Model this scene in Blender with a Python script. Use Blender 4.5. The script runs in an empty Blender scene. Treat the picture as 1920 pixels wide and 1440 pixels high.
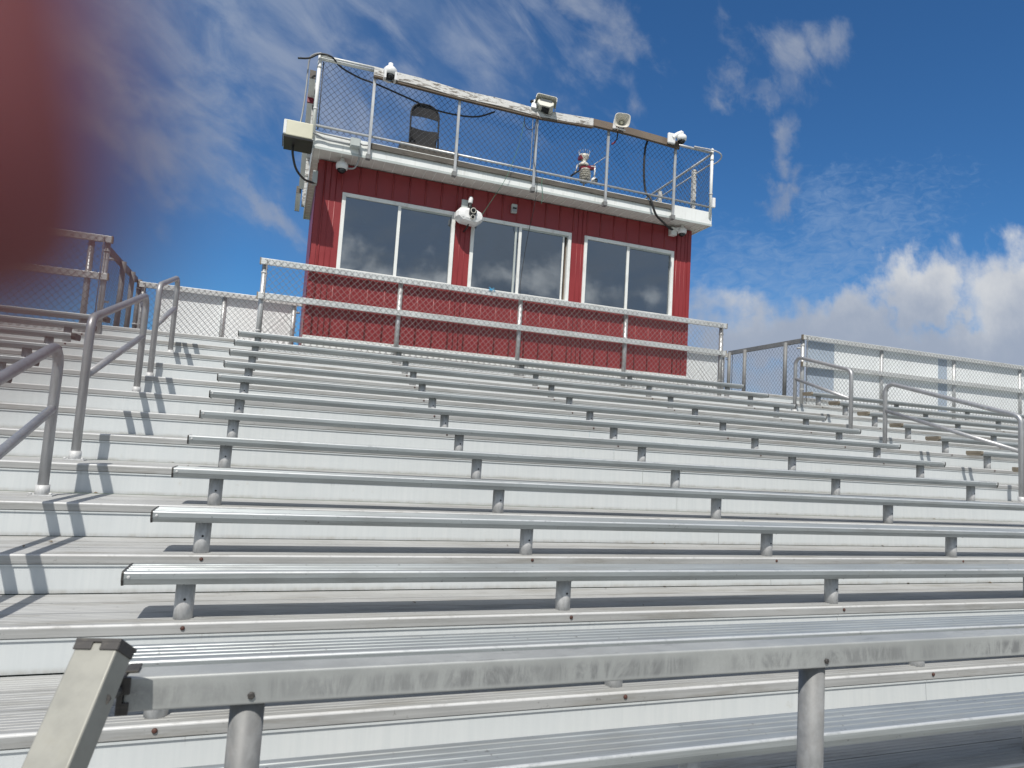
import bpy, bmesh, math, random
from mathutils import Vector, Matrix
random.seed(7)
R = math.radians
scene = bpy.context.scene
COL = scene.collection

# ------------------------------------------------------------------ helpers
def tag(o, label=None, cat=None, group=None, kind=None):
    if label: o['label'] = label
    if cat: o['category'] = cat
    if group: o['group'] = group
    if kind: o['kind'] = kind
    return o

def thing(name, label, cat, loc=(0, 0, 0), group=None):
    o = bpy.data.objects.new(name, None)
    o.empty_display_size = 0.1
    COL.objects.link(o)
    o.location = loc
    return tag(o, label, cat, group)

class MB:
    """collects shapes, build() links them as one mesh object"""
    def __init__(s):
        s.v = []; s.f = []; s.m = []; s.sm = []
    def add(s, vs, fs, mi=0, smooth=False):
        b = len(s.v)
        s.v += [tuple(p) for p in vs]
        for f in fs:
            s.f.append(tuple(b + i for i in f)); s.m.append(mi); s.sm.append(smooth)
    def box(s, x0, x1, y0, y1, z0, z1, mi=0):
        v = [(x0,y0,z0),(x1,y0,z0),(x1,y1,z0),(x0,y1,z0),(x0,y0,z1),(x1,y0,z1),(x1,y1,z1),(x0,y1,z1)]
        s.add(v, [(0,3,2,1),(4,5,6,7),(0,1,5,4),(1,2,6,5),(2,3,7,6),(3,0,4,7)], mi)
        return s
    def obox(s, c, ax, ay, az, mi=0):
        """oriented box: centre and three half-axis vectors"""
        c, ax, ay, az = Vector(c), Vector(ax), Vector(ay), Vector(az)
        v = []
        for k in (-1, 1):
            for (i, j) in ((-1,-1),(1,-1),(1,1),(-1,1)):
                v.append(c + ax*i + ay*j + az*k)
        s.add(v, [(0,3,2,1),(4,5,6,7),(0,1,5,4),(1,2,6,5),(2,3,7,6),(3,0,4,7)], mi)
        return s
    def rings(s, rings, closed=True, caps=True, mi=0, smooth=True):
        n = len(rings[0]); b = len(s.v)
        vs = [p for r in rings for p in r]
        fs = []
        for i in range(len(rings)-1):
            for j in range(n if closed else n-1):
                k = (j+1) % n
                fs.append((i*n+j, i*n+k, (i+1)*n+k, (i+1)*n+j))
        s.add(vs, fs, mi, smooth)
        if caps and closed:
            b0 = b; e = b + (len(rings)-1)*n
            s.f.append(tuple(range(b0+n-1, b0-1, -1))); s.m.append(mi); s.sm.append(False)
            s.f.append(tuple(range(e, e+n))); s.m.append(mi); s.sm.append(False)
        return s
    def tube(s, pts, r, n=10, caps=True, mi=0, smooth=True):
        pts = [Vector(p) for p in pts]
        rad = r if isinstance(r, (list, tuple)) else [r]*len(pts)
        up = None; rings = []
        for i, p in enumerate(pts):
            if i == 0: t = pts[1]-p
            elif i == len(pts)-1: t = p-pts[i-1]
            else: t = (pts[i+1]-p).normalized() + (p-pts[i-1]).normalized()
            t.normalize()
            if up is None:
                up = Vector((0,0,1)) if abs(t.z) < 0.9 else Vector((0,1,0))
            a = up - t*up.dot(t)
            if a.length < 1e-5: a = t.orthogonal()
            a.normalize(); up = a
            b = t.cross(a)
            rings.append([p + (a*math.cos(2*math.pi*j/n) + b*math.sin(2*math.pi*j/n))*rad[i] for j in range(n)])
        return s.rings(rings, True, caps, mi, smooth)
    def cyl(s, p0, p1, r, n=16, mi=0, r1=None):
        return s.tube([p0, p1], [r, r if r1 is None else r1], n, True, mi)
    def lathe(s, c, axis, prof, n=24, mi=0):
        """profile of (radius, distance along axis)"""
        c = Vector(c); ax = Vector(axis).normalized(); a = ax.orthogonal().normalized(); b = ax.cross(a)
        rings = [[c + ax*d + (a*math.cos(2*math.pi*j/n)+b*math.sin(2*math.pi*j/n))*max(r, 1e-4) for j in range(n)] for r, d in prof]
        return s.rings(rings, True, True, mi, True)
    def prof_x(s, pts, x0, x1, caps=True, mi=0, smooth=False):
        """closed (y,z) outline swept along x"""
        return s.rings([[(x0, y, z) for y, z in pts], [(x1, y, z) for y, z in pts]], True, caps, mi, smooth)
    def build(s, name, mats, parent=None, loc=None):
        me = bpy.data.meshes.new(name)
        me.from_pydata(s.v, [], s.f)
        if not isinstance(mats, (list, tuple)): mats = [mats]
        for m in mats: me.materials.append(m)
        me.polygons.foreach_set('material_index', s.m)
        me.polygons.foreach_set('use_smooth', s.sm)
        bm = bmesh.new(); bm.from_mesh(me)
        bmesh.ops.recalc_face_normals(bm, faces=bm.faces)
        bm.to_mesh(me); bm.free()
        me.update()
        o = bpy.data.objects.new(name, me)
        COL.objects.link(o)
        if parent: o.parent = parent
        if loc: o.location = loc
        return o

def bevel(o, w=0.004, seg=2):
    m = o.modifiers.new('bevel', 'BEVEL'); m.width = w; m.segments = seg; m.limit_method = 'ANGLE'; m.angle_limit = R(40)
    return o

def copy_tree(o, parent=None):
    c = o.copy(); COL.objects.link(c)
    if parent: c.parent = parent
    for ch in list(o.children): copy_tree(ch, c)
    return c

def fillet(pts, rad, n=6):
    pts = [Vector(p) for p in pts]; out = [pts[0]]
    for i in range(1, len(pts)-1):
        p = pts[i]; a = (pts[i-1]-p).normalized(); b = (pts[i+1]-p).normalized()
        ang = a.angle(b); d = rad/math.tan(ang/2)
        p0 = p + a*d; p1 = p + b*d
        c = p + (a+b).normalized()*(rad/math.sin(ang/2))
        for k in range(n+1):
            t = k/n
            q = (p0-c)*(1-t) + (p1-c)*t
            out.append(c + q.normalized()*rad)
    out.append(pts[-1]); return out

def smooth_path(pts, n=8):
    """Catmull-Rom through the points"""
    P = [Vector(p) for p in pts]; P = [P[0]*2-P[1]] + P + [P[-1]*2-P[-2]]
    out = []
    for i in range(1, len(P)-2):
        for k in range(n):
            t = k/n
            out.append(0.5*((2*P[i]) + (P[i+1]-P[i-1])*t + (2*P[i-1]-5*P[i]+4*P[i+1]-P[i+2])*t*t + (3*P[i]-P[i-1]-3*P[i+1]+P[i+2])*t**3))
    out.append(P[-2]); return out

# ------------------------------------------------------------------ materials
class NT:
    def __init__(s, tree): s.t = tree
    def n(s, typ, **kw):
        nd = s.t.nodes.new(typ)
        for k, v in kw.items(): setattr(nd, k, v)
        return nd
    def set(s, sock, v):
        if hasattr(v, 'is_linked') or isinstance(v, bpy.types.NodeSocket): s.t.links.new(v, sock)
        else: sock.default_value = v
    def math(s, op, a, b=0.0, c=0.0, clamp=False):
        nd = s.n('ShaderNodeMath', operation=op); nd.use_clamp = clamp
        for i, v in enumerate((a, b, c)): s.set(nd.inputs[i], v)
        return nd.outputs[0]
    def vmath(s, op, a, b):
        nd = s.n('ShaderNodeVectorMath', operation=op)
        s.set(nd.inputs[0], a); s.set(nd.inputs[1], b)
        return nd.outputs[0]
    def mix(s, fac, a, b, blend='MIX'):
        nd = s.n('ShaderNodeMix', data_type='RGBA', blend_type=blend)
        s.set(nd.inputs[0], fac)
        for i, v in ((6, a), (7, b)):
            if isinstance(v, (tuple, list)): v = (*v[:3], 1.0)
            s.set(nd.inputs[i], v)
        return nd.outputs[2]
    def ramp(s, f, lo, hi, a=0.0, b=1.0, smooth=True):
        nd = s.n('ShaderNodeMapRange'); nd.interpolation_type = 'SMOOTHSTEP' if smooth else 'LINEAR'
        s.set(nd.inputs[0], f)
        for i, v in ((1, lo), (2, hi), (3, a), (4, b)): s.set(nd.inputs[i], v)
        return nd.outputs[0]
    def noise(s, vec, scale, detail=4, rough=0.55, dist=0.0):
        nd = s.n('ShaderNodeTexNoise')
        s.set(nd.inputs['Vector'], vec); nd.inputs['Scale'].default_value = scale
        nd.inputs['Detail'].default_value = detail; nd.inputs['Roughness'].default_value = rough
        nd.inputs['Distortion'].default_value = dist
        return nd.outputs[0]
    def scale(s, vec, x, y, z):
        return s.vmath('MULTIPLY', vec, (x, y, z))

def new_mat(name):
    m = bpy.data.materials.new(name); m.use_nodes = True
    for nd in list(m.node_tree.nodes):
        if nd.type != 'OUTPUT_MATERIAL': m.node_tree.nodes.remove(nd)
    nt = NT(m.node_tree); p = nt.n('ShaderNodeBsdfPrincipled')
    out = [x for x in m.node_tree.nodes if x.type == 'OUTPUT_MATERIAL'][0]
    m.node_tree.links.new(p.outputs[0], out.inputs[0])
    pos = nt.n('ShaderNodeNewGeometry').outputs['Position']
    return m, nt, p, pos, out

def metal(name, col, rough=0.42, met=0.8, streak=(1, 30, 30), vary=0.12, dirt=None, dirt_amt=0.5, dirt_scale=3, bump=0.0, spots=0.0, edge=0.0, edge_y=0.0):
    """aluminium or galvanised steel with drawn streaks, blotchy dirt and uneven gloss"""
    m, nt, p, pos, out = new_mat(name)
    st = nt.noise(nt.scale(pos, *streak), 3.0, 5, 0.65)
    bl = nt.noise(pos, 1.7, 5, 0.6)
    k = nt.math('ADD', nt.math('MULTIPLY', st, 0.6), nt.math('MULTIPLY', bl, 0.4))
    lo = tuple(c*(1-vary*1.6) for c in col); hi = tuple(min(1, c*(1+vary*1.2)) for c in col)
    c = nt.mix(nt.ramp(k, 0.36, 0.64), lo, hi)
    r = nt.ramp(k, 0.3, 0.7, rough*0.82, rough*1.2)
    mm = met
    if dirt:
        d = nt.noise(nt.scale(pos, *[x**0.5 for x in streak]), dirt_scale, 7, 0.7)
        df = nt.math('MULTIPLY', nt.ramp(d, 0.47, 0.66), dirt_amt)
        c = nt.mix(df, c, dirt)
        mm = nt.math('MULTIPLY_ADD', df, -met*0.7, met)
        r = nt.math('MULTIPLY_ADD', df, 0.25, r)
    if spots:
        sp = nt.noise(pos, 38.0, 3, 0.6)
        sf = nt.math('MULTIPLY', nt.ramp(sp, 0.66, 0.74), spots)
        c = nt.mix(sf, c, (0.05, 0.045, 0.04))
    if edge:                                      # rounded front edges: rubbed wear plus a highlight painted into the colour
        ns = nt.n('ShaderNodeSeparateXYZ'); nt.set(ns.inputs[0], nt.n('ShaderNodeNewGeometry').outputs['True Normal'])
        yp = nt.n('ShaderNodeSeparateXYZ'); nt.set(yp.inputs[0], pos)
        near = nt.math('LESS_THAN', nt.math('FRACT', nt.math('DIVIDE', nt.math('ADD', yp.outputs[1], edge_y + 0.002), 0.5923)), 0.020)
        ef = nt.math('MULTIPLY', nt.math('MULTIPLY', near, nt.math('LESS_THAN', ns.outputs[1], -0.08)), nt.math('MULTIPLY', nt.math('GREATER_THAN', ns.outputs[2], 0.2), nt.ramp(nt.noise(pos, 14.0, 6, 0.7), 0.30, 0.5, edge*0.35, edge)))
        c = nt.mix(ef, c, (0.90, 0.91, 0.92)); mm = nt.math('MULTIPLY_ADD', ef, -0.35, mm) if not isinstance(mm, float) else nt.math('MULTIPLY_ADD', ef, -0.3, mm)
    nt.set(p.inputs['Base Color'], c); nt.set(p.inputs['Roughness'], r); nt.set(p.inputs['Metallic'], mm)
    if bump:
        b = nt.n('ShaderNodeBump'); b.inputs['Strength'].default_value = bump; b.inputs['Distance'].default_value = 0.002
        nt.set(b.inputs['Height'], st); nt.set(p.inputs['Normal'], b.outputs[0])
    return m

def paint(name, col, rough=0.5, vary=0.08, dirt=None, dirt_amt=0.4, dscale=(1, 1, 1), dfreq=4, met=0.0, lo=0.5, hi=0.68):
    m, nt, p, pos, out = new_mat(name)
    n1 = nt.noise(pos, 2.3, 5, 0.6)
    c = nt.mix(nt.ramp(n1, 0.35, 0.65), tuple(x*(1-vary) for x in col), tuple(min(1, x*(1+vary)) for x in col))
    if dirt:
        d = nt.noise(nt.scale(pos, *dscale), dfreq, 7, 0.7)
        c = nt.mix(nt.math('MULTIPLY', nt.ramp(d, lo, hi), dirt_amt), c, dirt)
    nt.set(p.inputs['Base Color'], c)
    nt.set(p.inputs['Roughness'], nt.ramp(n1, 0.3, 0.7, rough*0.85, rough*1.15))
    p.inputs['Metallic'].default_value = met
    return m

M = {}
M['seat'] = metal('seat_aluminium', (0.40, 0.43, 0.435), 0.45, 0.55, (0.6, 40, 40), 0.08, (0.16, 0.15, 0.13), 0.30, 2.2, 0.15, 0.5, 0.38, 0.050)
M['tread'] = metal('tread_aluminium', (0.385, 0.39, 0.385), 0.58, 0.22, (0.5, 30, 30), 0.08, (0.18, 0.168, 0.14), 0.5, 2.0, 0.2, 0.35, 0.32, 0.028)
m, nt, p, pos, out = new_mat('riser_aluminium')
st = nt.noise(nt.scale(pos, 11, 1, 0.45), 3.0, 6, 0.7)
bl = nt.noise(pos, 0.9, 5, 0.6)
c = nt.mix(nt.ramp(st, 0.32, 0.68), (0.575, 0.605, 0.612), (0.62, 0.645, 0.648))
c = nt.mix(nt.math('MULTIPLY', nt.ramp(bl, 0.42, 0.62), 0.30), c, (0.535, 0.572, 0.588))
sp = nt.n('ShaderNodeSeparateXYZ'); nt.set(sp.inputs[0], pos)
fz = nt.math('FRACT', nt.math('DIVIDE', nt.math('ADD', sp.outputs[2], 0.1743), 0.1883))
gr_ = nt.noise(nt.scale(pos, 5, 1, 1), 2.0, 7, 0.75)
foot = nt.math('MULTIPLY', nt.ramp(fz, 0.15, 0.02), nt.ramp(gr_, 0.38, 0.7, 0.12, 0.55))
c = nt.mix(foot, c, (0.34, 0.315, 0.26))
dr_ = nt.noise(nt.scale(pos, 60, 1, 1.2), 1.0, 3, 0.6)
drf = nt.math('MULTIPLY', nt.math('MULTIPLY', nt.ramp(dr_, 0.60, 0.70), nt.ramp(fz, 0.45, 0.85)), nt.ramp(nt.noise(pos, 0.7, 4, 0.6), 0.5, 0.62, 0.0, 0.5))
c = nt.mix(drf, c, (0.22, 0.22, 0.21))
smf = nt.math('MULTIPLY', nt.ramp(nt.noise(pos, 5.0, 6, 0.7), 0.64, 0.72), 0.35)
c = nt.mix(smf, c, (0.44, 0.42, 0.36))
nt.set(p.inputs['Base Color'], c); p.inputs['Metallic'].default_value = 0.10
nt.set(p.inputs['Roughness'], nt.ramp(bl, 0.3, 0.7, 0.38, 0.55))
M['riser'] = m
M['pipe'] = metal('galvanised_pipe', (0.56, 0.565, 0.565), 0.55, 0.1, (14, 14, 5), 0.12, (0.22, 0.21, 0.2), 0.3, 4)
M['post_grey'] = metal('weathered_post_steel', (0.215, 0.22, 0.222), 0.6, 0.15, (9, 9, 6), 0.14, (0.19, 0.185, 0.18), 0.5, 6)
M['handrail'] = metal('handrail_aluminium', (0.44, 0.445, 0.455), 0.42, 0.6, (14, 14, 2), 0.08, (0.25, 0.24, 0.22), 0.25, 4)
M['fence_rail'] = metal('fence_rail_aluminium', (0.66, 0.67, 0.66), 0.45, 0.35, (1, 20, 20), 0.07, (0.3, 0.29, 0.27), 0.35, 3)
M['fence_post'] = metal('fence_post_steel', (0.55, 0.56, 0.565), 0.42, 0.55, (10, 10, 1), 0.1, (0.26, 0.25, 0.23), 0.4, 4)
M['wire'] = metal('chain_link_wire', (0.17, 0.17, 0.17), 0.55, 0.25, (5, 5, 5), 0.15)
M['wire_light'] = metal('bright_chain_link_wire', (0.25, 0.25, 0.25), 0.5, 0.25, (5, 5, 5), 0.15)
M['wire_dark'] = metal('dark_chain_link_wire', (0.07, 0.075, 0.085), 0.55, 0.2, (5, 5, 5), 0.15)
m, nt, p, pos, out = new_mat('weathered_rail_aluminium')
n1 = nt.noise(pos, 2.0, 6, 0.65); fine = nt.noise(nt.scale(pos, 1, 1, 1), 160.0, 3, 0.6)
c = nt.mix(nt.ramp(n1, 0.35, 0.65), (0.335, 0.35, 0.345), (0.425, 0.44, 0.43))
c = nt.mix(nt.math('MULTIPLY', nt.ramp(fine, 0.4, 0.6), 0.25), c, (0.34, 0.345, 0.345))
sp = nt.n('ShaderNodeSeparateXYZ'); nt.set(sp.inputs[0], pos)
band = nt.math('MULTIPLY', nt.ramp(sp.outputs[2], 0.122, 0.096), nt.ramp(sp.outputs[2], 0.057, 0.072))
drip = nt.noise(nt.scale(pos, 13, 1, 3.4), 1.0, 10, 0.78, 0.8)
zone = nt.noise(nt.scale(pos, 3.2, 1, 1), 1.0, 4, 0.6)
df = nt.math('MULTIPLY', nt.math('MULTIPLY', nt.ramp(drip, 0.42, 0.60), band), nt.ramp(zone, 0.36, 0.60, 0.15, 0.75))
top_s = nt.math('MULTIPLY', nt.math('MULTIPLY', nt.ramp(nt.noise(nt.scale(pos, 9, 40, 1), 1.0, 8, 0.75), 0.52, 0.66), nt.ramp(zone, 0.42, 0.6)), nt.ramp(sp.outputs[2], 0.1255, 0.127, 0.0, 0.6))
c = nt.mix(nt.math('MAXIMUM', df, top_s), c, (0.155, 0.16, 0.165))
nt.set(p.inputs['Base Color'], c); p.inputs['Metallic'].default_value = 0.3
nt.set(p.inputs['Roughness'], nt.ramp(n1, 0.3, 0.7, 0.42, 0.6))
M['guard'] = m
M['gate'] = metal('yellowed_rail_aluminium', (0.31, 0.307, 0.275), 0.55, 0.25, (6, 6, 6), 0.07, (0.26, 0.245, 0.19), 0.5, 2.0)
M['cap'] = paint('dark_cap', (0.045, 0.042, 0.04), 0.55, 0.2, (0.12, 0.11, 0.09), 0.5, (2, 20, 30), 4)
M['capr'] = paint('worn_cap', (0.22, 0.19, 0.145), 0.6, 0.2, (0.07, 0.06, 0.05), 0.6, (2, 10, 60), 4)
M['bolt'] = paint('rusty_bolt', (0.075, 0.03, 0.022), 0.6, 0.3)
M['dark'] = paint('dark_hole', (0.012, 0.012, 0.013), 0.6)
M['red'] = paint('red_siding', (0.255, 0.029, 0.032), 0.42, 0.05, (0.225, 0.027, 0.029), 0.2, (3, 3, 0.8), 3)
M['white'] = paint('white_trim', (0.78, 0.79, 0.77), 0.45, 0.04, (0.42, 0.40, 0.36), 0.35, (3, 3, 1), 4)
M['fascia'] = paint('white_fascia', (0.80, 0.82, 0.81), 0.4, 0.03, (0.42, 0.42, 0.38), 0.3, (6, 6, 0.8), 3)
M['soffit'] = paint('soffit_vinyl', (0.68, 0.66, 0.62), 0.55, 0.05)
M['soffitline'] = paint('soffit_joint', (0.86, 0.85, 0.82), 0.5, 0.05)
M['board'] = paint('white_board', (0.83, 0.86, 0.87), 0.5, 0.02, (0.6, 0.61, 0.60), 0.2, (2, 2, 0.6), 2)
M['strip'] = paint('blue_grey_strip', (0.40, 0.47, 0.56), 0.5, 0.05)
M['wood'] = paint('grey_weathered_wood', (0.12, 0.108, 0.093), 0.8, 0.18, (0.05, 0.043, 0.036), 0.8, (1.2, 12, 26), 5, lo=0.46, hi=0.6)
M['peel'] = paint('peeling_white_wood', (0.60, 0.60, 0.585), 0.7, 0.07, (0.13, 0.11, 0.09), 0.9, (1.6, 5, 9), 4.5, lo=0.51, hi=0.57)
M['brown'] = paint('bare_brown_wood', (0.145, 0.112, 0.085), 0.75, 0.15, (0.075, 0.058, 0.045), 0.8, (1.2, 12, 30), 5)
M['cream'] = paint('cream_enamel', (0.68, 0.66, 0.52), 0.45, 0.04)
M['black'] = paint('black_plastic', (0.016, 0.017, 0.018), 0.45, 0.2)
M['chair'] = paint('black_chair_steel', (0.012, 0.012, 0.014), 0.75, 0.2)
M['plastic'] = paint('white_plastic', (0.82, 0.82, 0.82), 0.3, 0.02)
M['beige'] = paint('beige_housing', (0.62, 0.61, 0.54), 0.45, 0.05)
M['lens'] = paint('dark_lens', (0.01, 0.011, 0.013), 0.08)
M['smoke'] = paint('smoked_window', (0.09, 0.10, 0.11), 0.15)
M['cable'] = paint('black_cable', (0.025, 0.025, 0.027), 0.5)
M['conduit'] = paint('grey_conduit', (0.33, 0.34, 0.35), 0.45, 0.1, met=0.3)
M['box'] = paint('grey_box', (0.45, 0.49, 0.48), 0.45, 0.06)
M['redtape'] = paint('red_bracket', (0.19, 0.012, 0.03), 0.45, 0.1)
M['green'] = paint('green_twine', (0.06, 0.17, 0.12), 0.6)
M['twine'] = paint('pale_wire', (0.5, 0.5, 0.45), 0.6)
M['wall_in'] = paint('inner_wall', (0.62, 0.63, 0.63), 0.7, 0.05)
M['floor_in'] = paint('inner_floor', (0.12, 0.11, 0.10), 0.7, 0.1)
M['blue'] = paint('blue_tape', (0.05, 0.30, 0.52), 0.5)
M['leaf'] = paint('dry_leaf', (0.13, 0.09, 0.05), 0.8, 0.3)
M['phone'] = paint('black_phone', (0.02, 0.02, 0.022), 0.35)
M['rib'] = paint('ringed_white_plastic', (0.62, 0.60, 0.54), 0.45, 0.06)
M['track'] = paint('grey_concrete', (0.30, 0.295, 0.28), 0.85, 0.1, (0.2, 0.2, 0.19), 0.5)

# skin (the photographer's finger): red translucent flesh
m, nt, p, pos, out = new_mat('skin')
p.inputs['Base Color'].default_value = (0.22, 0.058, 0.062, 1)
p.inputs['Roughness'].default_value = 0.6
p.inputs['Subsurface Weight'].default_value = 0.35; p.inputs['Subsurface Radius'].default_value = (1.0, 0.25, 0.15); p.inputs['Subsurface Scale'].default_value = 0.004
M['skin'] = m

# grass
m, nt, p, pos, out = new_mat('grass')
g = nt.noise(pos, 3.0, 8, 0.7)
nt.set(p.inputs['Base Color'], nt.mix(nt.ramp(g, 0.35, 0.65), (0.045, 0.075, 0.025), (0.09, 0.12, 0.05)))
p.inputs['Roughness'].default_value = 0.9
M['grass'] = m

# window glass: tinted, mirror-like at a glance
m, nt, p, pos, out = new_mat('window_glass')
m.node_tree.nodes.remove(p)
tr = nt.n('ShaderNodeBsdfTransparent'); tr.inputs[0].default_value = (0.34, 0.43, 0.48, 1)
gl = nt.n('ShaderNodeBsdfGlossy'); gl.inputs['Roughness'].default_value = 0.012; gl.inputs[0].default_value = (0.9, 0.95, 1, 1)
fr = nt.n('ShaderNodeFresnel'); fr.inputs[0].default_value = 1.5
fac = nt.math('MULTIPLY_ADD', fr.outputs[0], 1.0, 0.19, clamp=True)
mx = nt.n('ShaderNodeMixShader'); nt.set(mx.inputs[0], fac)
m.node_tree.links.new(tr.outputs[0], mx.inputs[1]); m.node_tree.links.new(gl.outputs[0], mx.inputs[2])
m.node_tree.links.new(mx.outputs[0], out.inputs[0])
M['glass'] = m

# ------------------------------------------------------------------ dimensions of the stand
D, RISE = 0.5923, 0.1883            # row depth and rise
NY = lambda k: k*D - 0.028          # nosing of tread k
NZ = lambda k: k*RISE - 0.1743      # top of tread k
KMIN, KTOP = -2, 11                 # front tread and the walkway behind the top bench
XL, XR = -9.6, 17.0                 # the stand's ends
YF, YB, YW = 6.42, 8.6, 6.5         # front fence, back fence, press box wall
SUN_L = Vector((0.56, 1.0, -1.55)).normalized()

# ------------------------------------------------------------------ ground
gz = -1.02
g = MB(); g.add([(-3000,-3000,gz),(3000,-3000,gz),(3000,3000,gz),(-3000,3000,gz)], [(0,1,2,3)])
tag(g.build('ground', M['grass']), kind='structure')
g = MB(); g.add([(-60,-9.5,gz+0.004),(60,-9.5,gz+0.004),(60,-1.2,gz+0.004),(-60,-1.2,gz+0.004)], [(0,1,2,3)])
tag(g.build('track', M['track']), kind='structure')

# ------------------------------------------------------------------ the stand: treads and risers
stand = thing('bleacher_stand', 'large stepped aluminium grandstand of pale risers and grooved treads climbing to the press box', 'grandstand', (0, 0, gz))
off = Vector((0, 0, -gz))
def tread_outline(depth):
    pts = [(0.004, -0.048), (0.0, -0.044), (0.0, -0.009), (0.0009, -0.0052), (0.0030, -0.0024), (0.0062, -0.0006), (0.010, 0.0)]
    y = 0.034
    while y < depth - 0.03:
        joint = any(abs(y - j) < 0.012 for j in (depth*0.36, depth*0.68))
        dz, w = (0.016, 0.005) if joint else (0.0014, 0.008)
        pts += [(y, 0.0), (y+0.0015, -dz), (y+w, -dz), (y+w+0.0015, 0.0)]
        y += 0.024
    pts += [(depth, 0.0), (depth, -0.048)]
    return pts
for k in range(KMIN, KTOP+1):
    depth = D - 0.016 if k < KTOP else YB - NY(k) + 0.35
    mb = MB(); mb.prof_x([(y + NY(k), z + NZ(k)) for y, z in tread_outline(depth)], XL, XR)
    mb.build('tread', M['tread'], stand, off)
for k in range(KMIN, KTOP+1):
    z0 = NZ(k-1) if k > KMIN else NZ(k) - RISE
    mb = MB()
    RL = 0.006
    seams = [XL, -3.66, 3.66, 10.98, XR]
    y0 = NY(k) + 0.010
    for a, b in zip(seams, seams[1:]):
        mb.rings([[(x, y0-RL, z0+0.0005), (x, y0-RL+0.003, z0+0.0005), (x, y0+0.0045, NZ(k)-0.0485), (x, y0+0.0015, NZ(k)-0.0485)] for x in (a+0.0015, b-0.0015)], True, True, 0, False)
        mb.box(a+0.0015, b-0.0015, y0-0.007, y0-0.0025, NZ(k)-0.0585, NZ(k)-0.050)     # folded lip under the nosing
    mb.build('riser', M['riser'], stand, off)
# front walkway at the foot of the rows
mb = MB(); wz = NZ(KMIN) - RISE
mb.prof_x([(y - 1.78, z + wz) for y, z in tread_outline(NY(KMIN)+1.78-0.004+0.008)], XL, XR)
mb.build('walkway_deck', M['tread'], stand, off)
mb = MB(); mb.box(XL, XR, -1.765, -1.76, gz, wz-0.049); mb.build('walkway_skirt', M['riser'], stand, off)

# ------------------------------------------------------------------ benches
SEAT_D = 0.205
def seat_outline():
    t = 0.0
    pts = [(0.013, -0.056), (0.002, -0.0325), (0.0, -0.029), (0.0, -0.008), (0.0008, -0.0045), (0.0026, -0.002), (0.0055, -0.0005), (0.009, 0.0)]
    for y in (0.034, 0.074, 0.114, 0.154):
        pts += [(y, 0.0), (y+0.002, -0.0028), (y+0.018, -0.0028), (y+0.020, 0.0)]
    pts += [(SEAT_D-0.006, 0.0), (SEAT_D, -0.006), (SEAT_D, -0.036), (SEAT_D-0.016, -0.056)]
    return pts
def cap_outline(g=0.002):
    return [(0.012, -0.059), (-g, -0.034), (-g, -0.004), (0.004, g), (SEAT_D-0.004, g), (SEAT_D+g, -0.004), (SEAT_D+g, -0.040), (SEAT_D-0.015, -0.059)]
SEAT_Y, SEAT_Z = -0.050, 0.048
leg_mesh = None
def make_bench(x0, x1, legs, cap_mat):
    b = thing('bench', 'x', 'bench', ((x0+x1)/2, 0, 0))
    cx = (x0+x1)/2
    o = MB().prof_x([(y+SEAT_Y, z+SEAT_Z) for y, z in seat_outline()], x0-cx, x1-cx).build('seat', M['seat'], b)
    for s in (-1, 1):
        xa = (x0-cx if s < 0 else x1-cx)
        ov = 0.0 if cap_mat is M['cap'] and x0 > -1 else 0.016
        mb = MB().prof_x([(y+SEAT_Y, z+SEAT_Z) for y, z in cap_outline()], xa - 0.006 - ov if s < 0 else xa - 0.003 - ov, xa + 0.003 + ov if s < 0 else xa + 0.006 + ov)
        mb.box(xa + s*(0.006+ov) - 0.002, xa + s*(0.006+ov) + 0.002, SEAT_Y+0.02, SEAT_Y+0.18, SEAT_Z-0.030, SEAT_Z-0.022)
        mb.lathe((xa - s*0.022, SEAT_Y, SEAT_Z-0.022), (0, -1, 0), [(0.008, 0), (0.007, 0.002), (0.003, 0.003)], 10, 1)
        mb.build('end_cap', [cap_mat, M['pipe']], b)
    for lx in legs:
        top, bot = SEAT_Z-0.056, NZ(0) - 0.02
        y = 0.062
        lg = MB().tube([(0, 0, bot), (0, 0, top)], 0.0405, 24)
        lg.lathe((0.004, -0.0402, -0.085), (0, -1, 0), [(0.006, 0), (0.006, 0.0012)], 8, 1)
        l = lg.build('leg', [M['pipe'], M['dark']], b, (lx-cx, y, 0))
        bo = MB().lathe((0, SEAT_Y+0.020-y, SEAT_Z-0.047), (0, -1, -0.5), [(0.011, 0), (0.011, 0.006), (0.007, 0.010)], 8).build('bolt', M['dark'], l)
        bo = MB().lathe((0.012, NY(0)-0.001-y, NZ(0)-0.021), (0, -1, 0), [(0.010, 0), (0.009, 0.004), (0.004, 0.007)], 8).build('bolt', M['bolt'], l)
    return b
S6 = 1.829
mid_legs = [i*S6 + dx for i, dx in enumerate((0, 0.02, 0.03, 0.02, 0.03))]
left_legs = [-1.976 - i*S6 for i in range(5)]
right_legs = [9.275 + i*S6 for i in range(5)]
proto = {
 'middle': make_bench(-0.236, 7.6, mid_legs, M['cap']),
 'left': make_bench(-9.576, -1.74, left_legs, M['cap']),
 'right': make_bench(9.03, 16.87, right_legs, M['capr']),
}
ORD = ['top', 'second', 'third', 'fourth', 'fifth', 'sixth', 'seventh', 'eighth', 'ninth', 'tenth', 'eleventh', 'twelfth', 'bottom']
SEC = {'middle': 'middle section before the press box', 'left': 'section left of the left aisle', 'right': 'section right of the right aisle'}
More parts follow.
